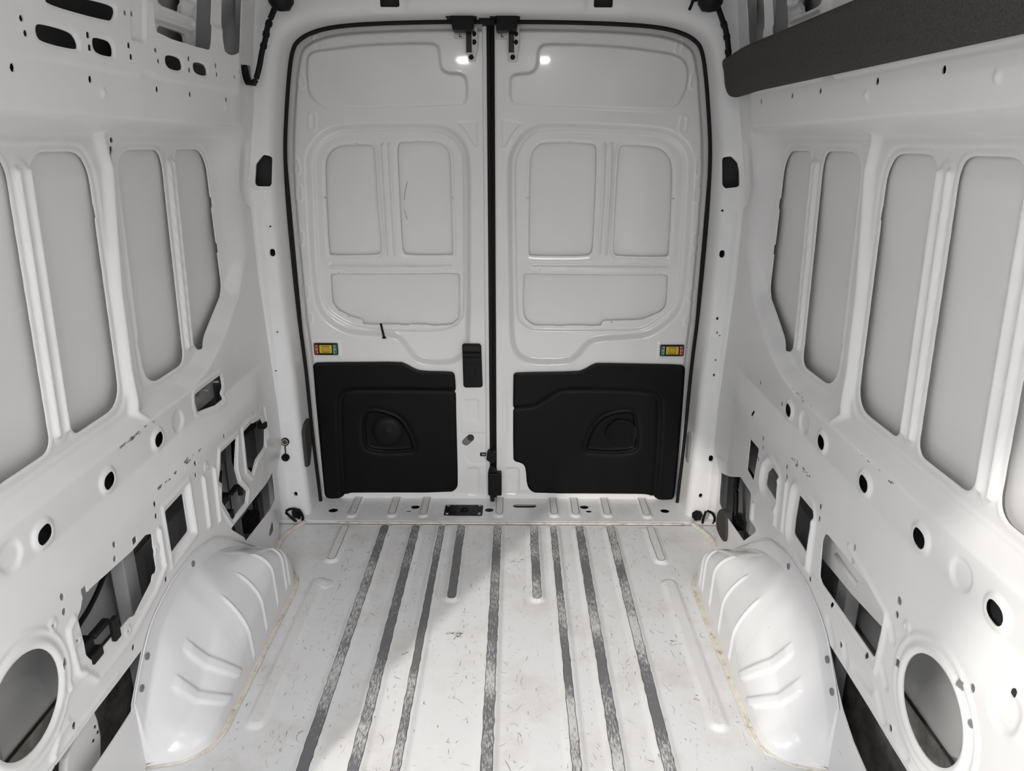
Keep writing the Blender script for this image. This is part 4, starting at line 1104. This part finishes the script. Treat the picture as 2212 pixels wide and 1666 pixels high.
# lower centre latch gear on the right door
lt = empty('centre_latch', (-.02, .04, .2)); tag(lt, 'black latch block midway down the rear door gap', 'latch')
solid('latch_block', prism(rpoly([(-.050, .232, .004), (-.044, .243, .006), (-.020, .245, .004), (-.014, .235, 0), (-.014, .196, .003), (-.03, .188, .004), (-.052, .205, .004)]), 1, .022, .055), 'black_plastic', lt, .003)
solid('striker_pin', cyl((-.062, .036, .212), (-.044, .036, .212), .0035, 10), 'zinc', lt)
lb = empty('bolt_cover', (-.02, .04, .08)); tag(lb, 'black plastic bolt cover at the foot of the rear door gap', 'latch')
solid('cover', box(-.046, .0125, .020, .058, .035, .142), 'black_plastic', lb, .006)
solid('neck', prism([(-.046, .142), (-.010, .142), (-.022, .172), (-.036, .172)], 1, .026, .055), 'black_plastic', lb, .003)
solid('foot', box(-.036, -.020, .024, .05, .006, .036), 'rubber', lb, .003)

# top door catches on the header
for sgn, c, lab in ((-1, F['catchL'], 'black rubber door catch on the header, left of the door gap'), (1, F['catchR'], 'black rubber door catch on the header, right of the door gap')):
    r = empty('door_catch', (float(np.mean([p[0] for p in c])), -.03, 1.86)); tag(r, lab, 'door catch', 'door catches under the header')
    a, b, e, f = c
    xl, xr = a[0], b[0]
    solid('flange', prism([(xl, 1.918), (xr, 1.918), (xr - .004, 1.898), (xl + .008, 1.897)], 1, -.035, .030), 'black_plastic', r, .004)
    m_ = .022 if sgn < 0 else .028
    solid('buffer', prism(rpoly([(xl + m_, 1.906), (xr - .013, 1.906), (e[0], e[1], .006), (f[0], f[1], .006)]), 1, -.042, .028), 'black_plastic', r, .004)
sc = solid('centre_buffer', prism(rpoly([(-.066, 1.906), (-.005, 1.906), (-.005, 1.884, .004), (-.045, 1.882, .01), (-.06, 1.893, .006)]), 1, -.005, .05), 'rubber', None, .003)
tag(sc, 'small black rubber buffer between the two door catches', 'buffer')

# ------------------------------------------------------------------ things on the sill and pillars
pl = empty('striker_plate', (-.147, -.05, .005)); tag(pl, 'square black steel plate with four bolts set in the door sill', 'plate')
plp = solid('plate', prism(rect(-.1475, -.053, .162, .092, .010), 2, .004, .0075), 'satin_black', pl, .001)
for dx in (-.068, .068):
    for dy in (-.036, .036):
        solid('bolt', lathe([(.0065, .0), (.0065, .003), (.004, .0042)], (-.1475 + dx, -.053 + dy, .0075), 2, 12), 'zinc', plp)
solid('ring_boss', lathe([(.019, .0), (.019, .002), (.016, .003), (.0125, .002), (.0125, .0005)], (-.145, -.050, .0075), 2, 28), 'satin_black', plp, smooth=True)
for dx, dy in ((.035, .022), (.03, -.022), (-.03, -.027), (.045, -.005)):
    solid('stud', lathe([(.0035, 0), (.003, .002)], (-.1475 + dx, -.053 + dy, .0075), 2, 10), 'black_gloss', plp)

def tie_ring(loc, tilt, lab):
    r = empty('tie_down_ring', loc); tag(r, lab, 'tie-down ring', 'tie-down rings at the pillar feet')
    x, y, z = loc
    s = 1 if x > 0 else -1
    base_ = solid('base', lathe([(.023, 0), (.023, .006), (.018, .014), (.010, .022), (.008, .032), (.0, .034)], (x - s * .020 * (s > 0), y, z + .014), 1, 7, -1), 'black_plastic', r, smooth=True)
    for dz in (-.014, .014):
        solid('base_screw', lathe([(.006, .0), (.006, .008), (.003, .010)], (x - s * .016 * (s > 0) - s * .012, y - .012, z + .012 + dz), 1, 10, -1), 'satin_black', base_)
    # D shaped ring
    pts = []
    R = .039
    for t in np.linspace(-math.pi / 2, math.pi / 2, 16):
        pts.append((R * math.cos(t), R * math.sin(t)))
    pts += [(-.006, R * .93), (-.008, 0), (-.006, -R * .93)]
    ca, sa = math.cos(tilt), math.sin(tilt)
    P = [(x + (.006 if s > 0 else -.006) + a * ca - b * sa, y - .034 - .006 * math.sin(3 * b), z + .012 + a * sa + b * ca) for a, b in pts]
    solid('ring', tube(P, .0055, 8, closed=True), 'satin_black', r, smooth=True)
    return r
tie_ring((-.838, -.112, .008), .75, 'black tie-down ring at the foot of the left pillar')
tie_ring((.848, -.112, .006), -.15, 'black tie-down ring at the foot of the right pillar')

# capped socket on the left pillar
r = empty('capped_socket', (-.857, -.118, .343)); tag(r, 'small round socket with its black cap hanging on a strap', 'socket')
solid('rim', lathe([(.0165, .006), (.0165, -.002), (.0115, -.003), (.0105, .004)], (-.857, -.116, .343), 1, 26), 'rubber', r, smooth=True)
solid('collar', lathe([(.0128, .004), (.0128, -.0035), (.0102, -.0035), (.0102, .003)], (-.857, -.116, .343), 1, 26), 'zinc', r, smooth=True)
solid('core', cyl((-.857, -.1165, .343), (-.857, -.114, .343), .0105, 22), 'brass', r)
solid('strap', prism([(-.859, .328), (-.855, .328), (-.856, .290), (-.860, .290)], 1, -.1205, -.1185), 'rubber', r)
solid('cap', lathe([(.0155, .004), (.0155, -.006), (.012, -.010)], (-.860, -.117, .276), 1, 22), 'rubber', r, smooth=True)

# dark pad on the left pillar return, flap on the right one
o = solid('bump_pad', prism(rpoly([(-.085, .218, .008), (-.085, .375, .01), (-.055, .398, .01), (-.006, .405, .004), (-.002, .285, .02), (-.050, .215, .012)]), 0, -.796, -.782), 'grey_fabric', None, .003)
tag(o, 'dark grey rubber pad on the left door pillar above the sill', 'pad')
o = solid('bump_pad', prism(rpoly([(-.050, .225, .006), (-.050, .335, .01), (-.020, .36, .008), (-.006, .33, .006), (-.012, .24, .006)]), 0, .784, .797), 'primer', None, .002)
tag(o, 'narrow grey pad on the right door pillar', 'pad')

# foam patch low on the right wall beside the tie-down ring
fo = solid('foam_patch', prism(chaikin(F['foamR'], 2), 0, .841, .864), 'foam_grey', None, .004)
tag(fo, 'dark grey foam patch low on the right wall behind the wheel arch', 'foam patch')

# padded grey cover along the right cant rail
def cant_cover():
    secs = []
    ys = np.concatenate([np.linspace(-.150, -.20, 8), np.linspace(-.22, -3.3, 70)])
    prof = [(.800, 1.640), (.775, 1.634), (.752, 1.642), (.738, 1.672), (.730, 1.715), (.722, 1.745), (.735, 1.757), (.770, 1.762), (.81, 1.764), (.83, 1.70)]
    prof = np.array([tuple(v) for v in spline([(a, b, 0) for a, b in prof + prof[:1]], 4)])[:-1, :2]
    c = prof.mean(0); V = []; n = len(prof)
    for i, y in enumerate(ys):
        k = min(1.0, .45 + .55 * math.sqrt(max(0, 1 - (1 - min(i / 7, 1)) ** 2)))
        zoff = -.012 * (y + .3) / 1.5 * -1 * 0
        fl = .030 * float(sstep((y + .55) / .40))
        for a, b in prof:
            V.append((c[0] + (a - c[0]) * k + fl, y, c[1] + (b - c[1]) * k))
    idx = np.arange(len(V)).reshape(-1, n)
    q = np.stack([idx[:-1], idx[1:], np.roll(idx, -1, 1)[1:], np.roll(idx, -1, 1)[:-1]], -1).reshape(-1, 4)
    o = put('cant_rail_cover', mesh_np('cant_rail_cover', np.array(V), q, [list(range(n)), [len(V) - 1 - i for i in range(n)]]), 'grey_fabric')
    tag(o, 'long dark grey fabric-covered pad along the top of the right wall', 'padded cover')
cant_cover()

# ------------------------------------------------------------------ wiring
def wire(name, pts, r, mat='rubber', parent=None, n=8):
    return solid(name, tube(spline(pts, 6), r, n), mat, parent, smooth=True)
for sgn, lab, lab2 in ((-1, 'black taped wiring loom hanging in the upper left rear corner', 'black rubber loom boot in the upper left rear corner'),
                       (1, 'black taped wiring loom hanging in the upper right rear corner', 'black rubber loom boot in the upper right rear corner')):
    r = empty('wiring_loom', (sgn * .78, -.16, 1.70)); tag(r, lab, 'wiring', 'wiring looms beside the rear header')
    if sgn < 0:
        pts = [(-.730, -.15, 1.905), (-.745, -.155, 1.875), (-.757, -.16, 1.845), (-.766, -.165, 1.81), (-.780, -.165, 1.775), (-.792, -.165, 1.735), (-.803, -.165, 1.705), (-.815, -.165, 1.682), (-.830, -.17, 1.680), (-.838, -.17, 1.70), (-.845, -.16, 1.73)]
    else:
        pts = [(.730, -.15, 1.915), (.748, -.155, 1.875), (.760, -.16, 1.845), (.771, -.165, 1.80), (.777, -.165, 1.755), (.776, -.158, 1.735)]
    lm = wire('loom', pts, .0095, 'rubber', r)
    for k in (1, 2, 3):
        a = Vector(pts[k]); b = Vector(pts[k + 1]); c = (a + b) / 2; d = (b - a).normalized() * .007
        solid('tape_wrap', cyl(tuple(c - d), tuple(c + d), .0115, 12), 'black_plastic', lm)
    if sgn < 0:
        solid('loom_hole_block', prism(rpoly([(-.856, 1.674, .006), (-.815, 1.668, .008), (-.815, 1.682, .004), (-.834, 1.690, .004), (-.838, 1.728, .004), (-.856, 1.732, .004)]), 1, -.185, -.145), 'rubber', r, .003)  # black block added for the dark foam-filled opening at the loom foot
    b = solid('loom_boot', lathe([(.004, -.030), (.026, -.026), (.040, -.005), (.042, .02), (.034, .04), (.02, .05)], (sgn * .700, -.17, 1.925), 2, 24), 'rubber', None, smooth=True)
    b.scale = (1, 1, 1)
    tag(b, lab2, 'rubber boot', 'loom boots beside the rear header')
tl = empty('cable_end', (.633, -.15, 1.90)); tag(tl, 'short black cable end below the right side of the header', 'cable')
wire('cable', [(.655, -.14, 1.955), (.648, -.145, 1.93), (.638, -.15, 1.905)], .005, 'rubber', tl)
solid('clip', box(.644, .664, -.155, -.135, 1.93, 1.95), 'rubber', tl, .003)

# cables and clips inside the wall openings
def cavity_cable(lab, pts, r, extra=()):
    t = empty('cavity_wiring', pts[0]); tag(t, lab, 'wiring')
    wire('cable', pts, r, 'rubber', t)
    for kind, b in extra:
        solid(kind, box(*b), 'rubber', t, .003)
    return t
cavity_cable('black cable with a bracketed connector in the left opening above the wheel arch',
             [(-.885, -1.515, .45), (-.895, -1.47, .47), (-.905, -1.40, .475), (-.91, -1.33, .50), (-.915, -1.27, .54)], .006,
             (('connector', (-.895, -.855, -1.525, -1.480, .425, .462)), ('bracket', (-.865, -.848, -1.485, -1.425, .452, .466)), ('bracket_tab', (-.850, -.838, -1.432, -1.408, .405, .462)), ('connector_body', (-.880, -.845, -1.510, -1.470, .405, .430))))
cavity_cable('black cable and clips in the tall left opening behind the wheel arch',
             [(-.90, -.64, .46), (-.895, -.675, .42), (-.89, -.70, .385), (-.885, -.715, .355), (-.88, -.70, .33)], .006,
             (('connector', (-.905, -.870, -.735, -.690, .370, .400)), ('clip', (-.895, -.868, -.690, -.655, .372, .392)), ('clip_arm', (-.880, -.862, -.655, -.590, .378, .390)), ('tab', (-.868, -.852, -.605, -.590, .352, .385)), ('plug', (-.872, -.850, -.735, -.690, .316, .350))))
cavity_cable('dark wiring bundle in the upper left opening beside the pillar',
             [(-.93, -.43, .58), (-.915, -.45, .53), (-.91, -.47, .48), (-.905, -.49, .43), (-.89, -.505, .40)], .016,
             (('relay_box', (-.940, -.895, -.42, -.33, .49, .57)), ('relay', (-.875, -.845, -.345, -.318, .490, .512)), ('relay_body', (-.925, -.895, -.475, -.40, .50, .56))))
cavity_cable('black loom and grommet in the low left opening beside the pillar',
             [(-.925, -.335, .33), (-.92, -.345, .28), (-.915, -.35, .23), (-.91, -.36, .17), (-.905, -.39, .12)], .010,
             (('grommet', (-.93, -.895, -.375, -.335, .215, .235)), ('boot', (-.93, -.885, -.455, -.39, .12, .185))))
cavity_cable('black loom with clips in the low right opening beside the pillar',
             [(.90, -.31, .36), (.905, -.325, .30), (.905, -.33, .25), (.90, -.36, .20), (.895, -.385, .15), (.89, -.41, .10)], .010,
             (('connector', (.88, .91, -.445, -.40, .135, .175)),))
cavity_cable('thin black cable in the right wall opening behind the wheel arch',
             [(.90, -.44, .385), (.905, -.50, .375), (.91, -.57, .34), (.915, -.63, .28)], .006)
for n_, (y, z) in enumerate(((-.50, .30), (-.60, .23))):
    for sgn in (-1, 1):
        c = solid('trim_clip', lathe([(.014, .0), (.012, -.004), (.005, -.008), (.0, -.008)], (sgn * .964, y, z), 0, 12, sgn), 'primer', None)
        tag(c, '%s trim clip inside the low %s wall opening' % (('upper', 'lower')[n_], ('left', 'right')[sgn > 0]), 'clip', 'trim clips in the wall cavities')
# brackets seen in the left waist opening
bk = empty('latch_bracket', (-.91, -.67, .72)); tag(bk, 'zinc bracket with two pins in the opening under the rear left window', 'bracket')
solid('plate', box(-.925, -.922, -.79, -.56, .69, .79), 'grey_steel', bk)
solid('lever', prism(rpoly([(-.70, .742, .004), (-.62, .735, .004), (-.61, .762, .006), (-.69, .772, .004)]), 0, -.921, -.905), 'primer', bk, .002)
for yy in (-.685, -.60):
    solid('pin', cyl((-.92, yy, .757), (-.885, yy, .757), .004, 10), 'zinc', bk)
solid('bolt', lathe([(.009, 0), (.007, -.006)], (-.92, -.745, .735), 0, 12, -1), 'brass', bk)
# white inner sheet filling the top of the right opening above the arch
o = solid('gusset_sheet', prism([(-1.08, .60), (-1.08, .440), (-1.20, .447), (-1.30, .452), (-1.45, .469), (-1.52, .60)], 0, .885, .888), 'white_skin', wall_right)
for z in (.545, .500):
    solid('gusset_bead', tube([(.884, -1.20, z), (.883, -1.26, z - .006), (.884, -1.32, z - .008)], .006, 8), 'white_skin', o, smooth=True)

# ------------------------------------------------------------------ lamps on the roof (behind and above the camera)
for x, y in ((-.30, -2.62), (.26, -2.62)):
    side_ = 'left' if x < 0 else 'right'
    r = empty('roof_lamp', (x, y, 2.05)); tag(r, '%s round lamp on the van roof' % side_, 'lamp', 'load space lamps on the roof')
    solid('housing', lathe([(.055, .012), (.055, -.004), (.045, -.012)], (x, y, 2.052), 2, 28), 'white_print', r, smooth=True)
    solid('lens', lathe([(.040, .0), (.034, -.006), (.004, -.008)], (x, y, 2.040), 2, 24), 'lamp_glass', r, smooth=True)

# ------------------------------------------------------------------ the hall floor the van stands on
g = solid('ground', box(-9, 9, -11, 8, -.62, -.60), 'hall_ground'); tag(g, kind='structure')

# white bracket showing in the long gap under the left wall panel
wb = solid('gap_bracket', prism([(-1.487, .275), (-1.480, .229), (-1.481, .184), (-1.494, .143), (-1.535, .10), (-1.66, .10), (-1.60, .24), (-1.549, .262), (-1.517, .275)], 0, -.905, -.885), 'white_skin', wall_left, .006)
for yy, zz in ((-1.497, .225), (-1.492, .205), (-1.512, .20)):
    solid('bracket_hole', cyl((-.8845, yy, zz), (-.887, yy, zz), .004, 10), 'cavity_shade', wb)
# hairline scratches on the door and wall panes
for seg in ([(-.3513, .1042, 1.3435), (-.3598, .1042, 1.314), (-.3669, .1042, 1.2755)], [(-.3685, .1042, 1.2403), (-.3638, .1042, 1.2226), (-.3575, .1042, 1.2012)]):
    solid('hairline_scratch', tube(spline(seg, 4), .0007, 5), 'scratch_dark', door_l)
